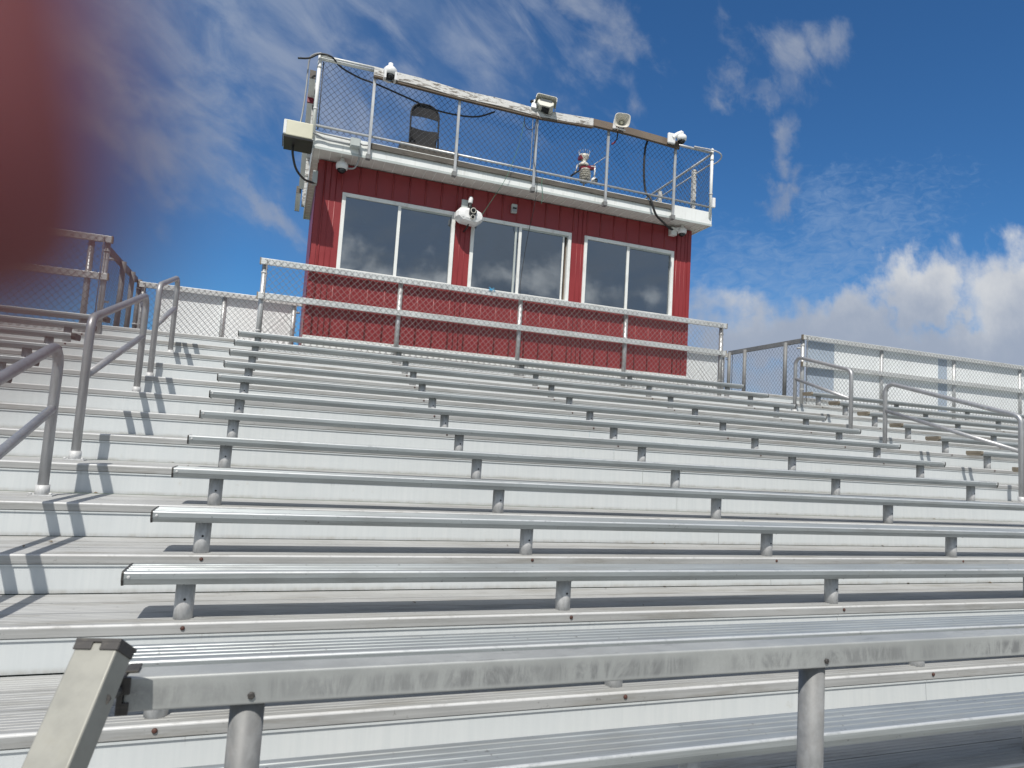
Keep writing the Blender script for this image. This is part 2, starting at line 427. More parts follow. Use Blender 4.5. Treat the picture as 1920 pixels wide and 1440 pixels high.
for sec, b in proto.items():
    for i, k in enumerate(range(10, -3, -1)):
        o = b if i == 0 else copy_tree(b)
        o.location = (b.location.x, k*D, k*RISE)
        o.rotation_euler = (R(random.gauss(0, 0.35)), R(random.gauss(0, 0.015)), R(random.gauss(0, 0.02)))
        w = ORD[i]
        lab = (w + ' row from the top' if w not in ('top', 'bottom') else w + ' row')
        tag(o, 'aluminium bench, ' + lab + ' of the ' + SEC[sec], 'bench', 'aluminium benches on the grandstand')

# ------------------------------------------------------------------ stair handrails
def handrail(x, y0, zb0, zt0, y1, zb1, zt1, zm0, zm1, label):
    h = thing('handrail', label, 'handrail', (x, y0, zb0), 'handrails in the grandstand aisles')
    o = (-x, -y0, -zb0)
    pts = fillet([(x, y0, zb0+0.004), (x, y0, zt0), (x, y1, zt1), (x, y1, zb1+0.004)], 0.11, 7)
    MB().tube(pts, 0.0295, 16).build('top_rail', M['handrail'], h, o)
    MB().tube([(x, y0+0.02, zm0), (x, y1-0.02, zm1)], 0.0265, 14).build('middle_rail', M['handrail'], h, o)
    for y, z in ((y0, zb0), (y1, zb1)):
        mb = MB().cyl((x, y, z), (x, y, z+0.065), 0.038, 20)
        mb.box(x-0.065, x+0.065, y-0.05, y+0.05, z+0.001, z+0.008)
        for sx in (-1, 1): mb.cyl((x+sx*0.052, y-0.03, z+0.008), (x+sx*0.052, y-0.03, z+0.02), 0.009, 8)
        mb.build('base_flange', M['pipe'], h, o)
for x, side, s in ((-0.98, 'left', 'left'), (8.57, 'right', 'right')):
    handrail(x, -0.35, NZ(-1), 0.535, 1.50, NZ(2), 1.135, 0.13, 0.725, f'lowest of the three bent pipe handrails in the {s} aisle')
    handrail(x, 2.125, NZ(3), 1.395, 3.99, NZ(6), 1.925, 0.985, 1.51, f'middle of the three bent pipe handrails in the {s} aisle')
    handrail(x, 4.60, NZ(7), 2.155, 5.78, NZ(9), 2.495, 1.715, 2.105, f'uppermost of the three bent pipe handrails in the {s} aisle, next to the fence')

# ------------------------------------------------------------------ chain link fences
def chain(mb, P, ux, L, z0, z1, nrm, pitch=0.088, r=0.0024):
    """diamond mesh in the vertical plane through P along unit vector ux"""
    P = Vector(P); ux = Vector(ux); uz = Vector((0, 0, 1)); nn = Vector(nrm)
    H = z1 - z0
    sl = 0.93                                    # run per rise of the wires
    def seg(a, b, d):
        pa = P + ux*a[0] + uz*(a[1]) + nn*d; pb = P + ux*b[0] + uz*(b[1]) + nn*d
        t = (pb-pa).normalized(); s = t.cross(nn).normalized()
        ring = lambda c: [c + s*r, c + nn*r, c - s*r, c - nn*r]
        mb.rings([ring(pa), ring(pb)], True, False, 0, True)
    n0 = int((-H*sl)/pitch) - 1; n1 = int(L/pitch) + 2
    for i in range(n0, n1):
        c = i*pitch
        for sg in (1, -1):
            # x = c + sl*(z-z0) for sg=1 ; mirrored for -1 so both families meet on the top and bottom lines
            if sg == 1: xa, xb = c, c + sl*H
            else: xa, xb = c + sl*H, c
            za, zb = z0, z1
            if abs(xb-xa) < 1e-6: continue
            lo, hi = 0.0, 1.0
            for bound, sgn in ((0.0, 1), (L, -1)):
                fa, fb = sgn*(xa-bound), sgn*(xb-bound)
                if fa < 0 and fb < 0: lo, hi = 1, 0; break
                if fa < 0: lo = max(lo, fa/(fa-fb))
                elif fb < 0: hi = min(hi, fa/(fa-fb))
            if hi - lo < 0.01: continue
            A = (xa+(xb-xa)*lo, za+(zb-za)*lo); B = (xa+(xb-xa)*hi, za+(zb-za)*hi)
            seg(A, B, 0.0022*sg)
    return mb

def fence(name, label, P0, P1, zbase, ztop, zmid, posts, zmesh0=None, face=-1, rail_h=0.086, end_caps=True, ext=0.06, side=False):
    """aluminium guard fence: posts, plank rails in front of them, chain link in front of the rails"""
    P0, P1 = Vector((*P0, 0)), Vector((*P1, 0)); L = (P1-P0).length; ux = (P1-P0)/L
    nn = Vector((0, 0, 1)).cross(ux)*1.0 if face > 0 else -Vector((0, 0, 1)).cross(ux)
    f = thing(name, label, 'fence', (P0.x, P0.y, zbase)); o = (-P0.x, -P0.y, -zbase)
    for t in posts:
        c = P0 + ux*t
        MB().cyl((c.x, c.y, zbase), (c.x, c.y, ztop-rail_h*0.5), 0.0365, 18).build('post', M['post_grey'] if side else M['fence_post'], f, o)
    def rail(z, nm, e0, e1):
        c = P0 + ux*((L+e1-e0)/2) + nn*0.058
        ob = MB().obox((c.x, c.y, z-rail_h/2), ux*((L+e0+e1)/2), nn*0.021, (0, 0, rail_h/2)).build(nm, M['post_grey'] if side else M['fence_rail'], f, o)
        bevel(ob, 0.004, 2)
        if end_caps:
            for q in (-e0, L+e1):
                c = P0 + ux*q + nn*0.058
                MB().obox((c.x, c.y, z-rail_h/2), ux*0.008, nn*0.024, (0, 0, rail_h/2+0.003)).build('rail_cap', M['capr'], f, o)
    rail(ztop, 'top_rail', ext, ext)
    if zmid: rail(zmid, 'middle_rail', ext, ext)
    mb = MB(); c = P0 + nn*0.084
    chain(mb, c, ux, L, zmesh0 if zmesh0 else zbase+0.02, ztop-0.012, nn)
    # tension bars along both ends
    for t in (0.03, L-0.03):
        q = P0 + ux*t + nn*0.086
        mb.tube([(q.x, q.y, (zmesh0 or zbase)+0.02), (q.x, q.y, ztop-0.02)], 0.006, 6)
    mb.build('chain_link', M['wire_dark'] if side else M['wire_light'] if 'press box' in label and 'front' in label else M['wire'], f, o)
    for t in (0.0, L):
        for z in (zbase+0.32, ztop-0.2):
            q = P0 + ux*t
            MB().cyl((q.x, q.y, z), (q.x, q.y, z+0.02), 0.041, 16).build('clamp', M['pipe'], f, o)
    return f
zt10 = NZ(10); zt11 = NZ(11)
fence('chain_link_fence', 'long chain link guard fence with two aluminium rails in front of the red press box', (-0.02, YF+0.06), (7.56, YF+0.06), zt10, 3.045, 2.563, [0.0, 1.90, 3.80, 5.68, 7.58])
fence('chain_link_fence', 'chain link guard fence above the top bench left of the left aisle', (-9.4, YF+0.06), (-1.94, YF+0.06), zt10, 3.045, 2.555, [0.0, 1.86, 3.72, 5.58, 7.28, 7.46])
fence('chain_link_fence', 'chain link guard fence with white boards behind it, right of the right aisle', (9.36, YF+0.06), (16.8, YF+0.06), zt10, 3.045, 2.545, [0.0, 1.92, 3.86, 5.8, 7.44])
fence('chain_link_fence', 'short chain link side fence running back beside the left aisle landing', (-1.93, YF+0.24), (-1.93, YB), zt11, 2.99, None, [0.75, 1.4, 1.96], face=1, end_caps=False, side=True)
fence('chain_link_fence', 'short chain link side fence running back beside the right aisle landing', (9.33, YF+0.12), (9.33, YB), zt11, 3.0, None, [0.35, 1.52, 2.02], face=-1, end_caps=False, side=True)
fence('chain_link_fence', 'low chain link back fence with a white panel behind it, left of the press box', (-1.86, YB), (0.50, YB), zt11, 2.905, None, [0.0, 1.2, 2.3])
fence('chain_link_fence', 'low chain link back fence with a white panel behind it, right of the press box', (6.98, YB), (9.2, YB), zt11, 2.925, None, [0.05, 1.1, 2.2])

def panel(label, x0, x1, y, z0, z1):
    o = bevel(MB().box(x0, x1, y, y+0.02, z0, z1).build('panel', M['board']), 0.002, 1)
    tag(o, label, 'panel', 'white boards on the fences'); return o
panel('white board fixed behind the low back fence left of the press box', -1.66, 0.48, YB+0.008, zt11+0.004, 2.84)
panel('white board fixed behind the low back fence right of the press box', 6.98, 9.08, YB+0.008, zt11+0.004, 2.86)
BZ0, BZ1 = zt11 + 0.004, 3.00
panel('first white board behind the right fence, nearest the right aisle', 10.12, 12.80, YF+0.068, BZ0, BZ1)
panel('second white board behind the right fence, right of the narrow gap filler', 13.05, 16.8, YF+0.068, BZ0, BZ1)
tag(MB().box(12.80, 13.05, YF+0.072, YF+0.084, BZ0, BZ1).build('panel', M['strip']), 'narrow sky coloured gap filler between two white boards behind the right fence', 'panel')  # added sheet, coloured like the sky seen through this gap
tag(MB().box(9.47, 10.12, YF+0.072, YF+0.084, BZ0, BZ1).build('panel', M['strip']), 'wide sky coloured gap filler between the right corner post and the first white board', 'panel')  # added sheet in sky colour, closing the open gap beside the post

# ------------------------------------------------------------------ press box
WX0, WX1, WZ0, WZ1, WYB = 0.57, 6.88, 2.055, 4.62, 9.3
box = thing('press_box', 'red metal sided press box with three sliding windows on top of the grandstand', 'press box', (WX0, YW, zt11))
bo = (-WX0, -YW, -zt11)
WIN = [(0.946, 2.627, 1.777), (2.909, 4.581, 3.707), (4.842, 6.527, 5.649)]
ZW0, ZW1 = 3.03, 4.185
mb = MB(); T = 0.09
xs = [WX0] + [q for w in WIN for q in (w[0], w[1])] + [WX1]
for i in range(0, len(xs), 2):
    mb.box(xs[i], xs[i+1], YW, YW+T, ZW0, ZW1)
mb.box(WX0, WX1, YW, YW+T, WZ0, ZW0); mb.box(WX0, WX1, YW, YW+T, ZW1, WZ1)
def rib(x, z0, z1, w=0.017, d=0.017):
    mb.rings([[(x-w, YW-0.0004, z), (x-w*0.55, YW-d, z), (x+w*0.55, YW-d, z), (x+w, YW-0.0004, z)] for z in (z0, z1)], True, True)
x = WX0 + 0.10; i = 0
while x < WX1 - 0.03:
    inside = [w for w in WIN if w[0]-0.05 < x < w[1]+0.05]
    w, d = (0.014, 0.009)
    if inside: rib(x, WZ0, ZW0-0.05, w, d); rib(x, ZW1+0.05, WZ1, w, d)
    else: rib(x, WZ0, WZ1, w, d)
    for q in (0.085, 0.165):                      # two shallow stiffening beads in each flat
        xx = x + q
        if xx < WX1-0.02 and not [w for w in WIN if w[0]-0.05 < xx < w[1]+0.05]:
            rib(xx, WZ0, WZ1, 0.008, 0.003)
    x += 0.247
mb.build('front_wall', M['red'], box, bo)
MB().box(WX0, WX0+T, YW+T, WYB-T, WZ0, WZ1).box(WX0-0.012, WX0-0.0004, YW+0.12, YW+0.14, WZ0, WZ1).build('side_wall', M['red'], box, bo)
MB().box(WX1-T, WX1, YW+T, WYB-T, WZ0, WZ1).build('side_wall', M['red'], box, bo)
MB().box(WX0, WX1, WYB-T, WYB, WZ0, WZ1).build('back_wall', M['red'], box, bo)
for xx, s in ((WX0, 1), (WX1, -1)):
    mb = MB().box(xx-0.004 if s > 0 else xx-0.062, xx+0.062 if s > 0 else xx+0.004, YW-0.010, YW-0.0005, WZ0, WZ1)
    mb.build('corner_trim', M['red'], box, bo)
MB().box(WX0-0.01, WX1+0.01, YW-0.02, YW+0.02, zt11+0.002, WZ0-0.002).build('base_trim', M['white'], box, bo)
# room behind the glass
mb = MB(); mb.box(WX0+T+0.004, WX1-T-0.004, WYB-T-0.03, WYB-T-0.004, WZ0, WZ1-0.01)
mb.box(WX0+T+0.002, WX0+T+0.02, YW+T+0.002, WYB-T-0.04, WZ0, WZ1-0.01).box(WX1-T-0.02, WX1-T-0.002, YW+T+0.002, WYB-T-0.04, WZ0, WZ1-0.01)
mb.build('inner_wall', M['wall_in'], box, bo)
MB().box(WX0+T+0.03, WX1-T-0.03, YW+T+0.01, WYB-T-0.04, WZ0+0.03, WZ0+0.06).build('inner_floor', M['floor_in'], box, bo)
MB().box(WX0+T+0.03, WX1-T-0.03, YW+T+0.01, WYB-T-0.04, WZ1-0.06, WZ1-0.03).build('inner_ceiling', M['wall_in'], box, bo)
dr = MB().box(5.85, 6.55, WYB-T-0.07, WYB-T-0.032, WZ0+0.06, WZ0+2.0).build('inner_door', M['strip'], box, bo)
# desk inside, along the windows
MB().box(WX0+T+0.03, WX1-T-0.03, YW+T+0.05, YW+0.75, 2.95, 2.99).build('desk', M['wood'], box, bo)
for n, (a, b, c) in enumerate(WIN):
    w = MB()
    f = 0.042
    w.box(a-0.012, a+f, YW-0.024, YW+0.05, ZW0-0.02, ZW1+0.012).box(b-f, b+0.012, YW-0.024, YW+0.05, ZW0-0.02, ZW1+0.012)
    w.box(a+f, b-f, YW-0.0238, YW+0.05, ZW1-f, ZW1+0.0118).box(a+f, b-f, YW-0.0238, YW+0.05, ZW0-0.0198, ZW0+f)
    wo = bevel(w.build('window', M['white'], box, bo), 0.003, 1)
    MB().box(c-0.022, c+0.022, YW-0.016, YW+0.018, ZW0+f, ZW1-f).build('mullion', M['white'], wo)
    MB().box(a+f, c-0.022, YW+0.001, YW+0.005, ZW0+f, ZW1-f).build('pane', M['glass'], wo)
    xr = b-f
    if n == 1:                                    # the right sash stands a little open
        xr = b-f-0.055
        MB().box(xr-0.028, xr, YW+0.012, YW+0.034, ZW0+f, ZW1-f).build('sash', M['white'], wo)
        MB().box(c-0.085, c-0.055, YW-0.010, YW+0.0005, ZW0+f, ZW1-f).build('sash', M['box'], wo)
        MB().box(xr+0.03, b-f, YW+0.046, YW+0.05, ZW0+f, ZW1-f).build('jamb', M['brown'], wo)
    MB().box(c+0.022, xr, YW+0.020, YW+0.024, ZW0+f, ZW1-f).build('pane', M['glass'], wo)
    # dark track seen along the head of the outer pane
    MB().box(c+0.022, b-f, YW+0.004, YW+0.019, ZW1-f-0.022, ZW1-f-0.0005).build('track', M['box'], wo)

# roof: soffit, fascia, deck
RX0, RX1, RY0, RY1, RZ0, RZ1 = 0.455, 7.03, 6.13, 9.46, 4.625, 4.865
mb = MB(); mb.box(RX0+0.02, RX1-0.02, RY0+0.02, RY1-0.02, RZ0+0.012, RZ0+0.03)
mb.build('soffit', M['soffit'], box, bo)
mb = MB()
x = RX0 + 0.10
while x < RX1:
    mb.box(x-0.005, x+0.005, RY0+0.025, YW-0.003, RZ0+0.004, RZ0+0.0118); x += 0.152
y = YW + 0.05
while y < RY1-0.05:
    mb.box(RX0+0.025, WX0-0.014, y-0.005, y+0.005, RZ0+0.004, RZ0+0.0118); y += 0.152
mb.build('soffit_joints', M['soffitline'], box, bo)
mb = MB()
mb.box(RX0, RX1, RY0, RY0+0.018, RZ0, RZ1).box(RX0, RX1, RY1-0.018, RY1, RZ0, RZ1)
mb.box(RX0, RX0+0.018, RY0+0.018, RY1-0.018, RZ0, RZ1).box(RX1-0.018, RX1, RY0+0.018, RY1-0.018, RZ0, RZ1)
bevel(mb.build('fascia', M['fascia'], box, bo), 0.003, 1)
mb = MB(); mb.box(RX0-0.004, RX1+0.004, RY0-0.004, RY0-0.0004, RZ0-0.004, RZ0+0.03)
mb.build('drip_edge', M['box'], box, bo)
MB().box(RX0+0.02, RX1-0.02, RY0+0.02, RY1-0.02, RZ1-0.05, RZ1-0.02).build('roof_deck', M['wood'], box, bo)
o = MB().box(1.20, 6.27, RY0-0.030, RY0-0.0045, 4.765, 4.845).build('ledger_board', M['wood'], box, bo)
bevel(o, 0.004, 1)

# ------------------------------------------------------------------ rooftop guard fence
rf = thing('roof_fence', 'rooftop chain link guard fence with slim square posts and a peeling timber top board', 'fence', (RX0, RY0, RZ1))
ro = (-RX0, -RY0, -RZ1)
FZ = 5.915
FY = 6.12
for xx in (0.447, 6.985):
    MB().cyl((xx, FY, RZ1-0.10), (xx, FY, FZ+0.06), 0.026, 14).cyl((xx, FY, FZ+0.06), (xx, FY, FZ+0.075), 0.018, 12).build('corner_post', M['white'], rf, ro)
    for z in (FZ-0.14, FZ-0.75):
        MB().cyl((xx, FY, z), (xx, FY, z+0.025), 0.031, 14).build('clamp', M['pipe'], rf, ro)
PX = [1.215, 2.475, 3.725, 4.965, 6.225]
for xx in PX:
    p = MB().box(xx-0.02, xx+0.02, 6.06, 6.098, 4.60, 5.86).build('post', M['fence_post'], rf, ro)
    bevel(p, 0.003, 1)
    MB().box(xx-0.035, xx+0.028, 6.045, 6.126, 4.59, 4.655).build('bracket', M['post_grey'], p)
MB().tube([(0.447, FY, FZ), (1.25, FY, FZ+0.012)], 0.022, 12).tube([(0.447, FY-0.045, FZ+0.02), (1.25, FY-0.045, FZ+0.035)], 0.016, 10).build('top_rail', M['white'], rf, ro)
MB().tube([(6.1, FY, FZ-0.005), (6.985, FY, FZ)], 0.022, 12).build('top_rail', M['fence_post'], rf, ro)
MB().tube([(1.2, FY, FZ-0.03), (6.2, FY, FZ-0.03)], 0.02, 10).build('top_rail', M['fence_post'], rf, ro)
MB().tube([(0.447, FY, 4.945), (6.985, FY, 4.945)], 0.0175, 12).build('bottom_rail', M['fence_post'], rf, ro)
mb = MB(); chain(mb, (0.47, FY+0.026, 0), (1, 0, 0), 6.49, 4.885, FZ-0.01, (0, 1, 0), 0.088, 0.0027)
mb.tube([(0.50, FY+0.026, 4.90), (0.50, FY+0.026, FZ-0.02)], 0.008, 6)
mb.build('chain_link', M['wire_dark'], rf, ro)
# side runs
for xx in (0.447, 6.985):
    MB().tube([(xx, FY, FZ-0.02), (xx, 9.3, FZ-0.10)], 0.021, 12).tube([(xx, FY, FZ-0.19), (xx, 9.3, FZ-0.27)], 0.012, 8).build('side_rail', M['pipe'], rf, ro)
    mb = MB(); chain(mb, (xx+0.024, FY, 0), (0, 1, 0), 3.15, 4.885, FZ-0.06, (1, 0, 0), 0.088, 0.0027); mb.build('chain_link', M['wire_dark'], rf, ro)
    for yy in (6.62, 7.75, 9.3):
        MB().box(xx-0.045, xx+0.02, yy-0.03, yy+0.03, RZ1-0.06, FZ-0.12).build('post', M['peel'], rf, ro)
# bent pipe loop outside the right corner
MB().tube(smooth_path([(6.6, FY-0.03, FZ+0.02), (7.0, FY-0.05, FZ+0.02), (7.16, FY-0.02, FZ-0.02), (7.18, FY+0.1, FZ-0.08), (7.08, FY+0.25, FZ-0.13)], 6), 0.012, 8).build('loop', M['pipe'], rf, ro)
# timber top board: peeling white on the left, bare brown on the right; it sags and twists a little
def board(pts, h, th, mat, name):
    mb = MB(); rings = []
    for (x, z, tw) in pts:
        a = R(tw); c = Vector((x, 6.04, z))
        vy = Vector((0, math.cos(a), math.sin(a)))*th/2; vz = Vector((0, -math.sin(a), math.cos(a)))*h/2
        rings.append([c-vy-vz, c+vy-vz, c+vy+vz, c-vy+vz])
    mb.rings(rings, True, True, 0, False)
    return mb.build(name, mat, rf, ro)
board([(1.19, 5.875, -4), (1.92, 5.872, -6), (2.46, 5.838, -8), (3.1, 5.855, -6), (3.75, 5.832, -10), (4.2, 5.86, -6), (4.66, 5.895, -4)], 0.125, 0.042, M['peel'], 'timber_rail')
board([(4.668, 5.896, -14), (5.26, 5.895, -14), (5.86, 5.875, -14), (6.26, 5.855, -14)], 0.135, 0.042, M['brown'], 'timber_rail')
board([(1.19, 5.795, 0), (2.46, 5.762, 0), (3.75, 5.755, 0), (4.66, 5.815, 0)], 0.018, 0.055, M['brown'], 'timber_rail')

# ------------------------------------------------------------------ things on and around the press box
def dome_camera(label, c, arm=None, s=1.0, tilt=0.0):
    t = thing('dome_camera', label, 'camera', c, 'white dome cameras on the press box')
    b = MB().lathe((0, 0, 0), (0, 0, 1), [(0.060*s, -0.042*s), (0.075*s, -0.035*s), (0.082*s, 0.0), (0.080*s, 0.03*s), (0.06*s, 0.055*s), (0.03*s, 0.065*s), (0.028*s, 0.11*s), (0.02*s, 0.115*s)], 28).build('housing', M['plastic'], t)
    MB().lathe((0, 0, -0.036*s), (0, 0, -1), [(0.062*s, 0), (0.060*s, 0.018*s), (0.05*s, 0.04*s), (0.03*s, 0.055*s), (0.004, 0.06*s)], 24).build('dome', M['lens'], t)
    mb = MB().lathe((0.0, -0.045*s, -0.062*s), (0, -0.7, -0.7), [(0.026*s, 0), (0.024*s, 0.006*s), (0.01*s, 0.008*s)], 14)
    mb.build('lens', M['smoke'], t)
    if arm == 'pole':                             # cowl that hangs in front of the rail
        o = MB().tube(smooth_path([(0, 0.075*s, -0.06*s), (0, 0.085*s, 0.02*s), (0, 0.05*s, 0.075*s)], 5), [0.055*s]*10+[0.035*s], 14).build('bracket', M['plastic'], t)
        MB().obox((-0.062*s, -0.01, -0.055*s), (0.012*s, 0, 0), (0, 0.05*s, 0), (0, 0, 0.05*s)).obox((0.062*s, -0.01, -0.055*s), (0.012*s, 0, 0), (0, 0.05*s, 0), (0, 0, 0.05*s)).build('hood', M['plastic'], t)
    elif arm == 'side':
        o = MB().tube(smooth_path([(0, 0.0, 0.10*s), (-0.08*s, 0.02, 0.055*s), (-0.16*s, 0.03, -0.02*s)], 6), [0.038*s]*12+[0.05*s], 14).build('bracket', M['plastic'], t)
        bevel(MB().box(-0.25*s, -0.11*s, 0.0, 0.05, -0.12*s, 0.06*s).build('mount', M['plastic'], t), 0.02, 3)
    elif arm == 'wall':
        MB().tube([(-0.02*s, 0.02, 0.06*s), (-0.10*s, 0.07, 0.03*s)], 0.035*s, 14).build('bracket', M['plastic'], t)
        bevel(MB().box(-0.19*s, -0.07*s, 0.045, 0.16, -0.07*s, 0.075*s).build('mount', M['white'], t), 0.006, 2)
    return t
dome_camera('white dome camera at the left end of the peeling timber board', (1.405, 5.93, 5.855), 'pole', 1.18)
dome_camera('white dome camera with a side arm at the right end of the bare brown board', (6.235, 5.92, 5.925), 'side', 1.0)
dome_camera('white dome camera hanging under the left end of the eave', (0.882, 6.32, 4.508), None, 1.05)
dome_camera('white dome camera on a wall mount under the right end of the eave', (6.60, 6.36, 4.525), 'wall', 0.95)

# hooded beige camera housing in the middle of the board
hd = thing('camera_housing', 'beige hooded camera housing with a smoked front strip on the middle of the timber board', 'camera', (3.79, 5.93, 5.90))
o = MB()
def oct_ring(y, w, h, ch, cz=0.0): return [(-w+ch, y, cz-h), (w-ch, y, cz-h), (w, y, cz-h+ch), (w, y, cz+h-ch), (w-ch, y, cz+h), (-w+ch, y, cz+h), (-w, y, cz+h-ch), (-w, y, cz-h+ch)]
hous = o.rings([oct_ring(-0.19, 0.165, 0.085, 0.06), oct_ring(-0.17, 0.175, 0.092, 0.06), oct_ring(0.16, 0.175, 0.092, 0.06)], True, True, 0, False).build('body', M['beige'], hd)
MB().rings([oct_ring(-0.196, 0.135, 0.022, 0.015, 0.045), oct_ring(-0.188, 0.135, 0.022, 0.015, 0.045)], True, True, 0, False).build('front_window', M['smoke'], hous)
mb = MB(); n = 8
rings = []
for y in (-0.30, 0.2):
    outer = [(-0.225, y, 0.02), (-0.215, y, 0.115), (-0.185, y, 0.142), (0.185, y, 0.142), (0.215, y, 0.115), (0.225, y, 0.02)]
    inner = [(0.215, y, 0.02), (0.205, y, 0.108), (0.18, y, 0.132), (-0.18, y, 0.132), (-0.205, y, 0.108), (-0.215, y, 0.02)]
    rings.append(outer+inner)
mb.rings(rings, True, True, 0, False); mb.build('hood', M['beige'], hd)
MB().box(-0.06, 0.10, -0.14, 0.1, -0.115, -0.0925).build('underside_plate', M['black'], hd)
MB().box(-0.28, -0.17, -0.10, 0.10, -0.14, -0.03).tube([(-0.24, -0.1, 0.06), (-0.24, -0.02, -0.12)], 0.018, 8).tube([(-0.29, -0.06, 0.02), (-0.19, -0.06, -0.10)], 0.015, 8).build('pan_motor', M['plastic'], hd)
MB().lathe((-0.285, -0.05, 0.02), (-0.6, -0.8, 0), [(0.045, 0), (0.045, 0.02), (0.02, 0.03)], 16).build('lens', M['lens'], hd)
hd.rotation_euler = (R(-10), R(10), R(-18))
hd.location = (3.81, 5.99, 5.94); hd.scale = (0.74, 0.50, 0.68)

# horn loudspeaker
hn = thing('horn_loudspeaker', 'off white horn loudspeaker on the timber board above the fourth roof post', 'loudspeaker', (5.10, 5.90, 5.935))
def sq_ring(y, r, pw=4.0, n=32):
    out = []
    for j in range(n):
        a = 2*math.pi*j/n; c, s = math.cos(a), math.sin(a)
        k = (abs(c)**pw + abs(s)**pw)**(-1/pw)
        out.append((r*k*c, y, r*k*s*0.86))
    return out
mb = MB()
mb.rings([sq_ring(0.13, 0.035, 2), sq_ring(0.07, 0.045, 2.2), sq_ring(0.0, 0.075, 3), sq_ring(-0.08, 0.118), sq_ring(-0.12, 0.145), sq_ring(-0.128, 0.148), sq_ring(-0.130, 0.138), sq_ring(-0.10, 0.118), sq_ring(-0.04, 0.085, 3), sq_ring(0.02, 0.055, 2.4), sq_ring(0.05, 0.03, 2)], True, True)
mb.build('horn', M['rib'], hn)
MB().lathe((0, 0.05, 0), (0, -1, 0), [(0.030, 0), (0.032, 0.05), (0.026, 0.065), (0.012, 0.07)], 16).build('throat_plug', M['cream'], hn)
MB().lathe((0, 0.11, 0), (0, 1, 0), [(0.06, 0), (0.062, 0.09), (0.05, 0.11)], 18).build('driver', M['plastic'], hn)
bevel(MB().box(-0.15, -0.09, 0.0, 0.12, -0.12, 0.05).tube([(-0.12, 0.05, -0.09), (0.1, 0.08, -0.11)], 0.014, 8).build('bracket', M['plastic'], hn), 0.01, 2)
hn.scale = (0.86, 0.86, 0.86)
hn.rotation_euler = (R(8), R(6), R(-22))

# dual lens camera between the first two windows
dc = thing('dual_lens_camera', 'white faceted dual lens camera with a stub antenna, mounted between the first two windows', 'camera', (2.805, 6.30, 4.11))
prof = [(-0.215, -0.045), (-0.215, 0.03), (-0.15, 0.105), (-0.02, 0.112), (0.085, 0.105), (0.185, 0.06), (0.215, 0.0), (0.205, -0.06), (0.12, -0.125), (0.02, -0.122), (-0.13, -0.105)]
mb = MB()
mb.rings([[(x*1.0, 0.10, z) for x, z in prof], [(x*1.0, -0.02, z) for x, z in prof], [(x*0.86, -0.085, z*0.84) for x, z in prof], [(x*0.5, -0.10, z*0.55) for x, z in prof]], True, True, 0, False)
mb.build('housing', M['plastic'], dc)
MB().rings([[(x, -0.128, z) for x, z in ((-0.035, -0.005), (-0.03, 0.085), (0.055, 0.08), (0.085, 0.045), (0.06, -0.02), (0.0, -0.03))], [(x, -0.078, z) for x, z in ((-0.035, -0.005), (-0.03, 0.085), (0.055, 0.08), (0.085, 0.045), (0.06, -0.02), (0.0, -0.03))]], True, True, 0, False).build('lens_bay', M['black'], dc)
for (x, z, r, yy) in ((0.02, 0.045, 0.042, -0.126), (0.022, -0.048, 0.035, -0.105)):
    l = MB().lathe((x, yy, z), (0, -1, -0.1), [(r, 0), (r, 0.03), (r*0.8, 0.034), (r*0.74, 0.02)], 24).build('lens', M['rib'], dc)
    MB().lathe((x, yy-0.022, z), (0, -1, -0.1), [(r*0.76, 0), (r*0.6, 0.006), (0.004, 0.009)], 20).build('glass', M['lens'], l)
MB().box(-0.13, -0.045, -0.094, -0.0885, -0.062, -0.055).build('nameplate', M['conduit'], dc)
a = MB().lathe((0.0, 0.0, 0.20), (0.08, 0, 1), [(0.03, 0), (0.034, 0.01), (0.034, 0.075), (0.024, 0.10), (0.005, 0.11)], 18).build('antenna', M['plastic'], dc)
MB().lathe((0, 0, 0.12), (0, 0, 1), [(0.034, 0), (0.034, 0.03), (0.028, 0.035), (0.028, 0.08)], 16).build('antenna_base', M['black'], dc)
MB().box(-0.12, -0.02, 0.05, 0.06, 0.10, 0.26).box(-0.10, 0.0, 0.06, 0.195, 0.13, 0.20).build('mounting_plate', M['box'], dc)
MB().tube([(0.0, 0.02, -0.12), (-0.01, 0.06, -0.17), (-0.03, 0.17, -0.20)], 0.012, 8).build('cable_gland', M['cable'], dc)

# small outlet box under the eave
ob = thing('outlet_box', 'small grey outlet box with a dark flap on the red wall under the eave', 'outlet box', (3.568, YW-0.03, 4.415))
bevel(MB().box(-0.045, 0.045, -0.035, 0.028, -0.07, 0.07).build('case', M['box'], ob), 0.008, 2)
MB().box(-0.032, 0.032, -0.045, -0.0355, -0.012, 0.012).build('flap', M['dark'], ob)
MB().box(-0.036, 0.036, -0.047, -0.0355, -0.055, -0.016).build('cover', M['conduit'], ob)

